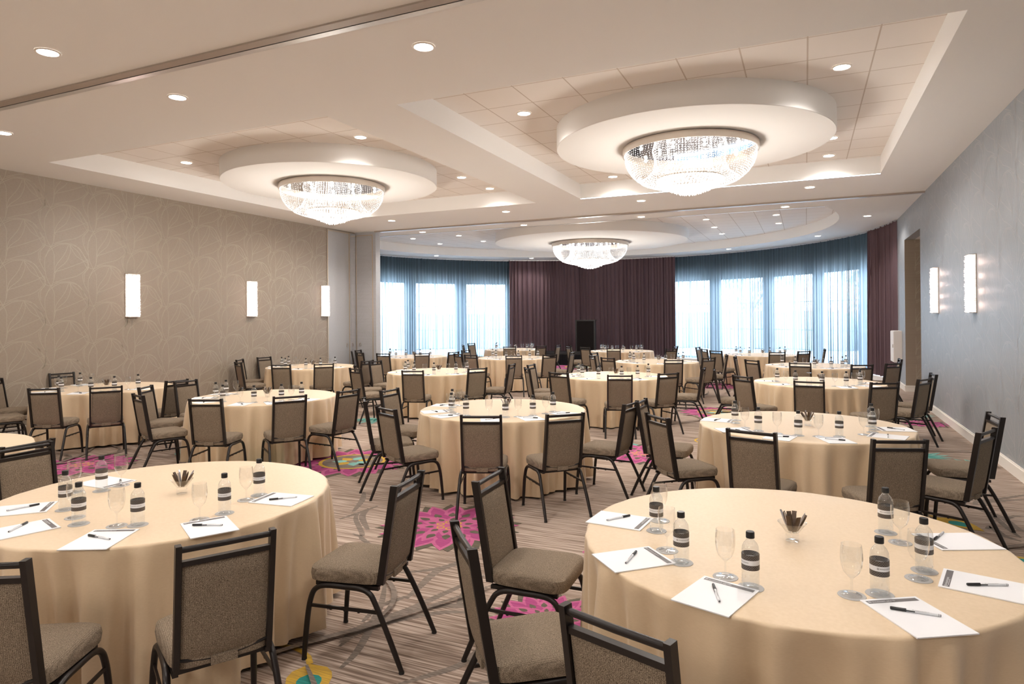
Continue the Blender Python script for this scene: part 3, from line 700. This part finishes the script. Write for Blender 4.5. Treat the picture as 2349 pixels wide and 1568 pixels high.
# ------------------------------------------------------------------ chairs
def rbox(b, z0, z1, x0, x1, yb, yf, cr, rows, crown=0, mi=0, taper=0):
    # soft cushion: superellipse outline, rows=(z fraction, inset)
    N = 40; o = len(b.v); pts = []
    for f, ins in rows:
        z = z0+(z1-z0)*f
        for k in range(N):
            t = 2*PI*k/N; c, s = math.cos(t), math.sin(t); e = .32
            px = math.copysign(abs(c)**e, c); py = math.copysign(abs(s)**e, s)
            hy = (yf-yb)/2-ins; y = (yf+yb)/2+py*hy; u = (y-yb)/(yf-yb)
            hw = (x1-x0)/2*(1-taper*(1-u))-ins
            b.v.append((px*hw, y, z))
    R = len(rows)
    for i in range(R-1):
        for k in range(N): b.f.append((o+i*N+k, o+i*N+(k+1) % N, o+(i+1)*N+(k+1) % N, o+(i+1)*N+k)); b.mi.append(mi)
    b.f.append(tuple(o+k for k in range(N))[::-1]); b.mi.append(mi)
    e0 = o+(R-1)*N; c = len(b.v)
    # crowned top: two inner rings
    last = e0
    for sc_, dz in ((.72, .55), (.38, .9)):
        base_ = len(b.v)
        for k in range(N):
            x, y, z = b.v[e0+k]; cy = (yb+yf)/2; b.v.append((x*sc_, cy+(y-cy)*sc_, z+crown*dz))
        for k in range(N): b.f.append((last+k, last+(k+1) % N, base_+(k+1) % N, base_+k)); b.mi.append(mi)
        last = base_
    b.f.append(tuple(last+k for k in range(N))); b.mi.append(mi)
def ylean(z): return -.19-(z-.43)*.16       # back frame leans away from the table
def make_chair():
    r = empty('banquet_chair')
    b = MB(); rbox(b, .405, .485, -.215, .215, -.20, .225, .05, [(0, .02), (.12, .004), (.5, 0), (.85, .004), (1, .022)], .012, 0, .10)
    b.build('seat', M['fabric'], r, smooth=50)
    # upholstered back panel between the posts, curved lower edge
    b = MB(); NX, NZ = 10, 14
    for side in (-1, 1):
        o = len(b.v)
        for j in range(NZ+1):
            for i in range(NX+1):
                u = i/NX*2-1; x = u*.160; zl = .462-.022*(1-u*u); z = zl+(.838-zl)*j/NZ
                puff = (1-u**6)*(1-(j/NZ*2-1)**8); y = ylean(z)+side*(.006+.014*puff)
                b.v.append((x, y, z))
        for j in range(NZ):
            for i in range(NX):
                q = (o+j*(NX+1)+i, o+j*(NX+1)+i+1, o+(j+1)*(NX+1)+i+1, o+(j+1)*(NX+1)+i); b.f.append(q if side < 0 else q[::-1]); b.mi.append(0)
    o1 = (NX+1)*(NZ+1)
    ring = [i for i in range(NX+1)]+[(NX+1)*j+NX for j in range(1, NZ+1)]+[(NX+1)*NZ+i for i in range(NX-1, -1, -1)]+[(NX+1)*j for j in range(NZ-1, 0, -1)]
    for k in range(len(ring)):
        a, c = ring[k], ring[(k+1) % len(ring)]; b.f.append((a, a+o1, c+o1, c)); b.mi.append(0)
    b.build('backrest', M['fabric'], r, smooth=60)
    b = MB()
    for s in (-1, 1):
        # flat post, deeper than wide, leaning
        z0, z1 = .415, .925; d = .038
        V = []
        for z in (z0, z1):
            y = ylean(z)
            for dx, dy in ((-.011, -d/2), (.011, -d/2), (.011, d/2), (-.011, d/2)): V.append((s*.174+dx, y+dy, z))
        b.add(V, [(0, 3, 2, 1), (4, 5, 6, 7), (0, 1, 5, 4), (1, 2, 6, 5), (2, 3, 7, 6), (3, 0, 4, 7)])
    b.tube([(-.17, ylean(.905), .905), (0, ylean(.905)-.004, .905), (.17, ylean(.905), .905)], .012, 10)
    b.box((0, ylean(.850), .850), (.335, .026, .020))
    P = [(x*.17, ylean(.44), .455-.024*(1-x*x)) for x in [k/6-1 for k in range(13)]]
    b.tube(P, .008, 6); b.build('back_frame', M['frame'], r, smooth=40)
    b = MB(); zf = .395
    for y in (-.15, .15): b.box((0, y, zf), (.36, .025, .02))
    for x in (-.175, .175): b.box((x, 0, zf), (.022, .36, .02))
    b.box((0, ylean(.43)-.012, .425), (.10, .012, .035), 1)
    for x in (-.15, .15): b.box((x, .02, .377), (.02, .05, .02))
    b.build('seat_frame', [M['frame'], M['fabric']], r)
    for s in (-1, 1):
        fp = catmull([(s*.195, 0, .392), (s*.197, .11, .392), (s*.200, .165, .375), (s*.204, .195, .33), (s*.210, .215, .22), (s*.215, .235, .0)], 5)
        rp = catmull([(s*.195, 0, .392), (s*.197, -.08, .392), (s*.200, -.135, .375), (s*.204, -.170, .33), (s*.212, -.245, .18), (s*.218, -.325, .0)], 5)
        for P in (fp, rp):
            b = MB(); b.tube(P, [.0145]*(len(P)-3)+[.0138, .013, .0125], 10); l = b.build('leg', M['frame'], r, smooth=50)
            e = P[-1]; b = MB(); b.lathe([(.0135, .012), (.0145, .0), (.002, 0)], 10, (e[0], e[1]+(.004 if P is rp else -.002), 0)); b.build('foot_cap', M['rubber'], l, smooth=40)
        b = MB(); b.box((s*.207, .0, .285), (.010, .395, .016)); 
        for y in (-.08, .0, .08): b.box((s*.207, y, .275), (.008, .012, .006))
        b.build('stretcher', M['frame'], r)
    return r
TABLES = {1: (-3.42, 2.67, 'front left table'), 2: (-.09, 3.24, 'front right table'), 18: (-6.52, 2.68, 'cropped left-edge table'),
 3: (-3.08, 6.6, 'second-row centre table'), 4: (-.04, 6.64, 'second-row right table'), 5: (-6.49, 6.52, 'second-row left-centre table'), 6: (-9.68, 6.52, 'second-row far left table'),
 7: (-9.62, 10.97, 'third-row far left table'), 8: (-6.37, 10.7, 'third-row left-centre table'), 12: (-3.02, 10.96, 'third-row centre table'), 17: (.16, 10.92, 'third-row right table'),
 9: (-9.45, 14.65, 'fourth-row far left table'), 10: (-6.64, 14.95, 'fourth-row left-centre table'), 13: (-3.05, 14.67, 'fourth-row centre table'), 16: (.14, 14.4, 'fourth-row right table'),
 11: (-8.35, 18.75, 'back-row left table'), 14: (-4.92, 18.8, 'back-row centre table'), 15: (-1.07, 17.98, 'back-row right table')}
CHAIRS=[(1,-2.09,1.90,149),(1,-1.95,2.98,189),(1,-2.72,1.35,119),(1,-4.92,2.74,357),(18,-5.01,2.82,185),(2,-1.59,3.22,2),(2,-1.25,2.29,40),(2,-0.50,1.80,72),(3,-2.61,5.14,111),(3,-1.95,5.49,134),(3,-1.59,6.42,173),(3,-3.67,5.22,64),(3,-4.25,5.66,39),(3,-4.58,6.59,0),(4,-0.38,5.18,76),(4,0.58,5.18,110),(4,-1.54,6.65,359),(4,-1.18,5.67,42),(4,1.46,6.74,184),(4,1.21,5.82,152),(5,-5.92,5.10,112),(5,-5.26,5.66,145),(5,-5.00,6.36,174),(5,-7.01,5.11,70),(5,-7.80,5.79,29),(6,-8.16,6.55,181),(5,-7.99,6.55,359),(6,-8.84,5.16,122),(6,-8.27,5.59,147),(6,-10.94,5.70,33),(6,-11.15,6.79,349),(17,0.03,9.30,85),(17,0.90,9.43,116),(7,-10.26,9.61,65),(7,-10.98,10.33,25),(7,-11.11,11.15,353),(7,-8.97,9.42,113),(7,-8.33,9.86,139),(9,-10.66,13.68,39),(9,-10.12,13.31,63),(9,-10.93,14.30,13),(7,-8.09,10.89,177),(8,-7.02,9.10,68),(8,-7.86,10.83,355),(9,-9.32,13.16,95),(9,-8.45,13.53,132),(8,-5.84,9.06,108),(9,-7.98,14.25,165),(10,-7.49,13.56,58),(10,-8.13,15.15,352),(11,-9.66,17.83,35),(11,-10.03,19.08,349),(10,-6.98,13.24,79),(8,-5.06,9.85,147),(8,-4.88,10.88,187),(11,-7.82,17.26,110),(10,-5.93,13.31,113),(11,-7.10,17.92,146),(11,-6.85,18.70,178),(10,-5.28,13.85,141),(12,-4.26,10.09,35),(12,-4.52,10.90,2),(12,-3.48,9.49,73),(14,-6.38,18.45,14),(14,-6.22,17.80,38),(10,-5.14,15.01,182),(14,-5.60,17.42,64),(13,-4.54,14.84,354),(14,-4.67,17.01,98),(13,-3.75,13.18,65),(12,-2.48,9.36,109),(12,-1.88,9.91,137),(13,-2.35,12.91,112),(14,-3.20,17.28,139),(14,-3.32,18.55,171),(15,-2.67,18.19,353),(15,-2.00,16.52,58),(13,-1.57,14.93,190),(13,-1.80,13.78,144),(12,-1.52,11.02,182),(16,-1.36,14.40,0),(16,-0.95,13.28,46),(17,-1.33,10.75,7),(17,-0.83,9.79,49),(15,-0.61,16.31,106),(15,-0.04,16.86,133),(15,0.43,18.02,182),(16,-0.10,12.76,82),(16,0.87,12.63,112),(16,1.39,13.12,134),(16,1.64,14.42,181),(17,1.43,10.13,148),(17,1.66,11.00,183),(18,-5.56,1.53,130),(18,-6.91,1.23,75),(6,-10.14,5.09,72),(8,-7.60,9.84,35),(13,-4.28,13.81,35),(15,-2.37,17.23,30)]

def sx(x, y):                # where a spot stands from left to right, as seen from the room's near end
    d = -x*math.sin(YAW)+y*math.cos(YAW); return (x*math.cos(YAW)+y*math.sin(YAW))/d
ORD = ['leftmost', 'second from left', 'third from left', 'third from right', 'second from right', 'rightmost']
ORDN = {6: ORD, 5: ['leftmost', 'second from left', 'middle', 'second from right', 'rightmost'], 3: ['leftmost', 'middle', 'rightmost'], 4: ['leftmost', 'second from left', 'second from right', 'rightmost'], 2: ['left', 'right']}
BY = {}
for t, x, y, a in CHAIRS: BY.setdefault(t, []).append((x, y, a))
chair = make_chair(); first = True
for t in TABLES:
    L = sorted(BY[t], key=lambda c: sx(c[0], c[1])); BY[t] = L
    for k, (x, y, a) in enumerate(L):
        o = chair if first else copy_tree(chair); first = False
        ar = math.radians(a); o.location = (x+.27*math.cos(ar), y+.27*math.sin(ar), .0005); o.rotation_euler = (0, 0, ar-PI/2)
        tag(o, 'brown tweed banquet chair, %s at the %s' % (ORDN[len(L)][k], TABLES[t][2]), 'chair', 'banquet chairs')

# ------------------------------------------------------------------ tables and cloths
RT, ZT = .905, .755
def make_table():
    r = empty('round_table'); b = MB(); b.lathe([(.01, ZT), (.876, ZT), (.882, ZT-.006), (.882, ZT-.024), (.862, ZT-.026), (.01, ZT-.026)], 64); b.build('tabletop', M['woodt'], r, smooth=40)
    for k in range(4):
        a = PI/4+k*PI/2; b = MB(); c, s = math.cos(a), math.sin(a)
        b.tube([(.52*c, .52*s, ZT-.03), (.60*c, .60*s, .35), (.66*c, .66*s, .0)], .016, 8); b.build('leg', M['frame'], r, smooth=True)
    return r
def cloth_mesh(seed, drop_):
    q = random.Random(seed); NA, NR = 288, 16; b = MB()
    comps = [(q.choice([11, 13, 14]), q.uniform(0, 6), 1.0), (q.choice([19, 21, 23]), q.uniform(0, 6), .75), (q.choice([29, 31]), q.uniform(0, 6), .85), (5, q.uniform(0, 6), .6), (q.choice([41, 47]), q.uniform(0, 6), .5)]
    def fold(t):
        f = sum(a*math.cos(n*t+p+.7*math.sin(3*t+p)) for n, p, a in comps)/2.3
        return max(-1.0, min(1.0, f))
    prof = [(.0, ZT+.0045, 0), (.3, ZT+.0045, 0), (.7, ZT+.0045, 0), (RT-.01, ZT+.0045, 0), (RT+.004, ZT+.002, .004), (RT+.009, ZT-.008, .01)]
    for i in range(1, NR+1):
        s = i/NR; prof.append((RT+.010+.034*s**.8, ZT-.008-(ZT-.008-.018)*s, min(1, s*1.15)))
    for r_, z, s in prof:
        for k in range(NA):
            t = 2*PI*k/NA; f = fold(t); rr = r_
            if s > 0: rr = r_+(.10*s**.6)*(f-.5)
            zz = z
            if z < .04: zz = z+.008*(1+math.sin(3*t+seed))+.006*f
            b.v.append((rr*math.cos(t), rr*math.sin(t), zz))
    for i in range(len(prof)-1):
        for k in range(NA): b.f.append((i*NA+k, i*NA+(k+1) % NA, (i+1)*NA+(k+1) % NA, (i+1)*NA+k)); b.mi.append(0)
    return b.mesh('tablecloth', M['cloth'], True)
table = make_table(); cms = [cloth_mesh(s, 0) for s in (1, 2, 3, 4, 5)]
for i, (t, (x, y, nm)) in enumerate(TABLES.items()):
    o = table if i == 0 else copy_tree(table); o.location = (x, y, 0); tag(o, 'round folding banquet table hidden under the cloth of the %s' % nm, 'table', 'round banquet tables')
    c = link('tablecloth', cms[i % 5]); c.location = (x, y, 0); c.rotation_euler = (0, 0, i*1.7)
    tag(c, 'champagne floor-length tablecloth draped over the %s' % nm, 'tablecloth', 'champagne tablecloths')

# ------------------------------------------------------------------ table settings
ZC = ZT+.0052
def bend(vs_, rad, zc, a0=0):    # wrap flat text round a cylinder
    return [(rad*math.cos(a0+x/rad), rad*math.sin(a0+x/rad), zc+y) for x, y, z in vs_]
def logo(b, x, y, s, mi):        # small outlined square emblem
    for (cx, cy, w_, h_) in ((x, y+s*.42, s, s*.16), (x, y-s*.42, s, s*.16), (x-s*.42, y, s*.16, s), (x+s*.42, y, s*.16, s), (x, y, s*.3, s*.3)):
        b.add([(cx-w_/2, cy-h_/2, 0), (cx+w_/2, cy-h_/2, 0), (cx+w_/2, cy+h_/2, 0), (cx-w_/2, cy+h_/2, 0)], [(0, 1, 2, 3)], mi)
def wordmark(size, mi):          # emblem, the name and a hairline below it, laid flat
    b = MB(); V, Fc = text_mesh('WYNDHAM GRAND', size)
    b.add([(x+size*1.3, y, 0) for x, y, z in V], Fc, mi); logo(b, size*.5, size*.3, size*.95, mi)
    L = max(x for x, y, z in V); b.add([(size*1.3, -size*.42, 0), (size*1.3+L*.8, -size*.42, 0), (size*1.3+L*.8, -size*.30, 0), (size*1.3, -size*.30, 0)], [(0, 1, 2, 3)], mi)
    return b, size*1.3+L
def make_bottle():
    prof = [(.004, .006), (.018, .004), (.027, .0), (.031, .004), (.032, .010)]
    for k in range(6): z = .013+k*.0095; prof += [(.0322, z), (.0305, z+.0045)]
    prof += [(.032, .070), (.0318, .128), (.032, .142), (.030, .155), (.024, .167), (.0165, .176), (.0135, .182), (.0128, .193)]
    b = MB(); b.lathe(prof, 24, cap0=True); r = b.build('water_bottle', M['bottle'], None, smooth=40)
    b = MB(); b.lathe([(.0155, .186), (.0158, .188), (.0158, .206), (.0145, .2095), (.001, .2095)], 20); b.build('cap', M['black'], r, smooth=35)
    b = MB(); R = .0326; b.lathe([(R, .072), (R, .091)], 32, mi=0); b.lathe([(R, .091), (R, .109)], 32, mi=1); b.lathe([(R, .109), (R, .128)], 32, mi=0)
    wm, L = wordmark(.0062, 2); b.add([(R*1.012*math.cos(x/R), R*1.012*math.sin(x/R), .0985+y) for x, y, z in wm.v], wm.f, 2)
    me = b.mesh('label', [M['band'], M['white'], M['grey']], True, lambda c: (math.atan2(c[1], c[0])*8/PI*1.5, c[2]/.0086))
    link('label', me, r)
    return r
def make_glass():
    b = MB(); b.lathe([(.001, .0035), (.020, .0025), (.034, .0012), (.0345, .0022), (.020, .005), (.0065, .009), (.0045, .02), (.0042, .055), (.006, .063), (.016, .072), (.028, .086), (.0355, .108), (.0385, .135), (.0375, .165), (.0345, .186), (.0337, .186), (.0365, .165), (.0375, .135), (.034, .108)], 28)
    return b.build('water_goblet', M['glass'], None, smooth=50)
def make_coaster():
    b = MB(); b.lathe([(.001, .0012), (.047, .0012), (.048, .0)], 32); return b.build('coaster', M['coaster'], None)
def make_pad():
    b = MB(); b.bbox((-.108, -.14, 0), (.108, .14, .004)); r = b.build('note_pad', M['white'])
    b = MB(); z = .0043; b.add([(-.096, .105, z), (.096, .105, z), (.096, .128, z), (-.096, .128, z)], [(0, 1, 2, 3)], 0)
    wm, L = wordmark(.0098, 1); b.add([(-.092+x, .1135+y, z+.0003) for x, y, zz in wm.v], wm.f, 1)
    b.build('header', [M['grey'], M['white']], r)
    return r
def make_pen():                  # lies along +x, cap end at x = 0
    b = MB(); b.tube([(.035, 0, .0045), (.146, 0, .0045), (.149, 0, .0045)], [.0042, .0042, .003], 10, 0)
    wm, L = wordmark(.0048, 1); b.add([(.066+x, -.001+y*.9, .0089) for x, y, z in wm.v], wm.f, 1); r = b.build('pen', [M['penw'], M['grey']], None, smooth=40)
    b = MB(); b.tube([(0, 0, .0052), (.002, 0, .0052), (.048, 0, .0052)], [.004, .0052, .0056], 10); b.box((.056, -.004, .0052), (.035, .002, .0035)); b.build('pen_cap', M['black'], r, smooth=40)
    b = MB(); b.tube([(.142, 0, .0045), (.1495, 0, .0045)], [.0044, .0034], 10); b.build('end_plug', M['grey'], r, smooth=40)
    return r
def make_bowl():
    b = MB(); b.lathe([(.001, .003), (.028, .0), (.030, .003), (.029, .026), (.026, .032), (.030, .040), (.0605, .084), (.062, .0845), (.061, .082), (.028, .040), (.004, .036)], 32)
    return b.build('glass_bowl', M['glass'], None, smooth=45)
def make_bar(w_, L, m):
    b = MB(); N = 8; o = 0
    for i in range(N+1):
        s = i/N; th = .0035*math.sin(PI*s)**.4+.0006; ww = w_/2*(1+.06*math.cos(i*PI)) if i in (0, 1, N-1, N) else w_/2
        for dx, dy in ((-ww, -th), (ww, -th), (ww, th), (-ww, th)): b.v.append((dx, dy, L*s))
    for i in range(N):
        for k in range(4): b.f.append((i*4+k, i*4+(k+1) % 4, (i+1)*4+(k+1) % 4, (i+1)*4+k)); b.mi.append(0)
    b.f.append((0, 3, 2, 1)); b.mi.append(0); b.f.append(tuple(N*4+k for k in range(4))); b.mi.append(0)
    return b.build('snack_bar', m)
P = {'bottle': make_bottle(), 'glass': make_glass(), 'coaster': make_coaster(), 'pad': make_pad(), 'pen': make_pen(), 'bowl': make_bowl(), 'bar': make_bar(.020, .085, M['bar']), 'stick': make_bar(.008, .095, M['silver'])}
USED = set()
def put(k, loc, rz, label, cat, group, rot=None):
    o = P[k] if k not in USED else copy_tree(P[k]); USED.add(k)
    o.location = loc; o.rotation_euler = rot if rot else (0, 0, rz); tag(o, label, cat, group); return o
q = random.Random(21)
MEAS = {2: dict(b=[(-.658, 3.13), (-.48, 2.769), (-.198, 2.616), (.238, 2.738), (.422, 3.055), (.333, 3.519)], g=[(-.674, 3.291), (-.561, 2.885), (-.296, 2.683), (.144, 2.686), (.389, 2.955), (.377, 3.388)],
   p=[(-.858, 3.213, 85), (-.672, 2.724, 43), (-.309, 2.489, 73-0), (.332, 2.581, 121), (.605, 2.966, 166), (.61, 3.499, 150+55)],
   n=[(-.826, 3.292, -.913, 3.169), (-.676, 2.799, -.685, 2.643), (-.328, 2.568, -.284, 2.408), (.257, 2.602, .396, 2.601), (.542, 2.938, .67, 2.989), (.516, 3.462, .569, 3.585)]),
 1: dict(b=[(-3.864, 2.581), (-3.664, 2.247), (-3.341, 2.114), (-3.051, 2.221), (-2.808, 2.536), (-2.905, 2.873)], g=[(-3.873, 2.71), (-3.99, 2.50), (-3.471, 2.177), (-3.135, 2.17), (-2.835, 2.403), (-2.897, 2.768)],
   p=[(-4.03, 2.72, 0), (-3.887, 2.155, 45), (-3.512, 1.943, 72), (-3.013, 2.004, 116), (-2.69, 2.336, 150), (-2.718, 2.853, 187)],
   n=[(-3.98, 2.78, -3.86, 2.70), (-3.879, 2.24, -3.91, 2.099), (-3.588, 2.015, -3.508, 1.883), (-3.102, 2.007, -2.95, 2.011), (-2.773, 2.308, -2.639, 2.366), (-2.759, 2.8, -2.658, 2.901)])}
BOWL = {1: (-3.361, 2.726), 2: (-.065, 3.233)}
INV = {10: (3, 4), 17: (3,)}
for t, (cx, cy, nm) in TABLES.items():
    if t == 18: continue
    if t in MEAS:
        D = MEAS[t]; S = []
        for k in range(6):
            px, py, pa = D['p'][k]; n = D['n'][k]
            # header side of the pad points to the table centre
            inw = math.atan2(cy-py, cx-px); best = min((math.radians(pa+s*90) for s in range(4)), key=lambda a: abs(math.atan2(math.sin(a-inw), math.cos(a-inw))))
            S.append((D['b'][k], D['g'][k], (px, py, best), n))
    else:
        S = []; angs = sorted((a+180) % 360 for _, _, a in BY[t])
        angs = [a for a in angs]
        while len(angs) < 6: angs.append((angs[-1]+35) % 360)
        angs = sorted(angs[:6])
        for _ in range(30):
            for i in range(6):
                d = (angs[(i+1) % 6]-angs[i]) % 360
                if d < 29: angs[i] -= (29-d)/2; angs[(i+1) % 6] += (29-d)/2
        for a in angs[:6]:
            a += q.uniform(-1.5, 1.5); r1 = math.radians
            f = lambda rr, d: (cx+rr*math.cos(r1(a+d)), cy+rr*math.sin(r1(a+d)))
            pp = f(.755, q.uniform(-2, 2)); pa = r1(a+180+q.uniform(-16, 16)); pn = q.uniform(0, 2*PI)
            u = pa-PI/2+q.uniform(-.9, .9)+PI; c_ = (pp[0]-.07*math.cos(u), pp[1]-.07*math.sin(u))
            S.append((f(.59, 10), f(.59, -6.5), (pp[0], pp[1], pa), (*c_, c_[0]+math.cos(u), c_[1]+math.sin(u))))
    order = lambda i: sorted(range(6), key=lambda k: sx(*S[k][i][:2])).index(i) if False else None
    rk = {i: {k: n for n, k in enumerate(sorted(range(6), key=lambda k: sx(S[k][i][0], S[k][i][1])))} for i in range(4)}
    for k, (bp, gp, pd, pn) in enumerate(S):
        W = lambda i: ORD[rk[i][k]]
        rb = q.uniform(0, 6.28)
        if t == 2: rb = [3.6, -2.0, 2.6, -1.9, .9, -2.4][k]
        if t == 1: rb = [-2.4, -1.9, -2.2, -2.1, -2.3, -2.0][k]
        put('coaster', (*bp, ZC), 0, 'grey round coaster under the water bottle, %s on the %s' % (W(0), nm), 'coaster', 'coasters')
        put('bottle', (*bp, ZC+.0013), rb, 'water bottle with black cap, %s on the %s' % (W(0), nm), 'bottle', 'water bottles')
        put('coaster', (*gp, ZC), 0, 'grey round coaster under the goblet, %s on the %s' % (W(1), nm), 'coaster', 'coasters')
        if k in INV.get(t, ()): put('glass', (*gp, ZC+.1875), 0, 'clear goblet turned upside down, %s on the %s' % (W(1), nm), 'glass', 'water goblets', (PI, 0, 0))
        else: put('glass', (*gp, ZC+.0005), 0, 'empty clear water goblet, %s on the %s' % (W(1), nm), 'glass', 'water goblets')
        put('pad', (pd[0], pd[1], ZC), pd[2]-PI/2, 'white letterhead note pad, %s on the %s' % (W(2), nm), 'notepad', 'note pads')
        put('pen', (pn[0], pn[1], ZC+.0045), math.atan2(pn[3]-pn[1], pn[2]-pn[0]), 'black-capped white pen on the note pad, %s on the %s' % (W(2), nm), 'pen', 'pens')
    bx, by = BOWL.get(t, (cx+.05, cy+.0))
    put('bowl', (bx, by, ZC), 0, 'small glass bowl of wrapped snacks at the middle of the %s' % nm, 'bowl', 'glass snack bowls')
    tips = []
    for k in range(9):
        a = k*2.4+t; tilt = .30+.135*(k % 3); rr = .010+.005*(k % 3)
        tips.append((bx+(rr+.085*math.sin(tilt))*math.cos(a), by+(rr+.085*math.sin(tilt))*math.sin(a)))
    for k in range(9):
        st_ = k in (6, 7, 8); a = k*2.4+t; rr = .010+.005*(k % 3); tilt = .30+.135*(k % 3)
        mates = sorted([j for j in range(9) if (j in (6, 7, 8)) == st_], key=lambda j: sx(*tips[j])); pos = ORDN[len(mates)][mates.index(k)]
        d = Vector((math.sin(tilt)*math.cos(a), math.sin(tilt)*math.sin(a), math.cos(tilt)))
        rot = d.to_track_quat('Z', 'Y').to_euler()
        put('stick' if st_ else 'bar', (bx+rr*math.cos(a), by+rr*math.sin(a), ZC+.042+.004*(k % 2)), 0, ('slim silver stick' if st_ else 'brown wrapped bar')+', %s in the glass bowl, %s' % (pos, nm), 'snack', ('silver sticks' if st_ else 'brown bars')+' in the bowl of the %s' % nm, rot)
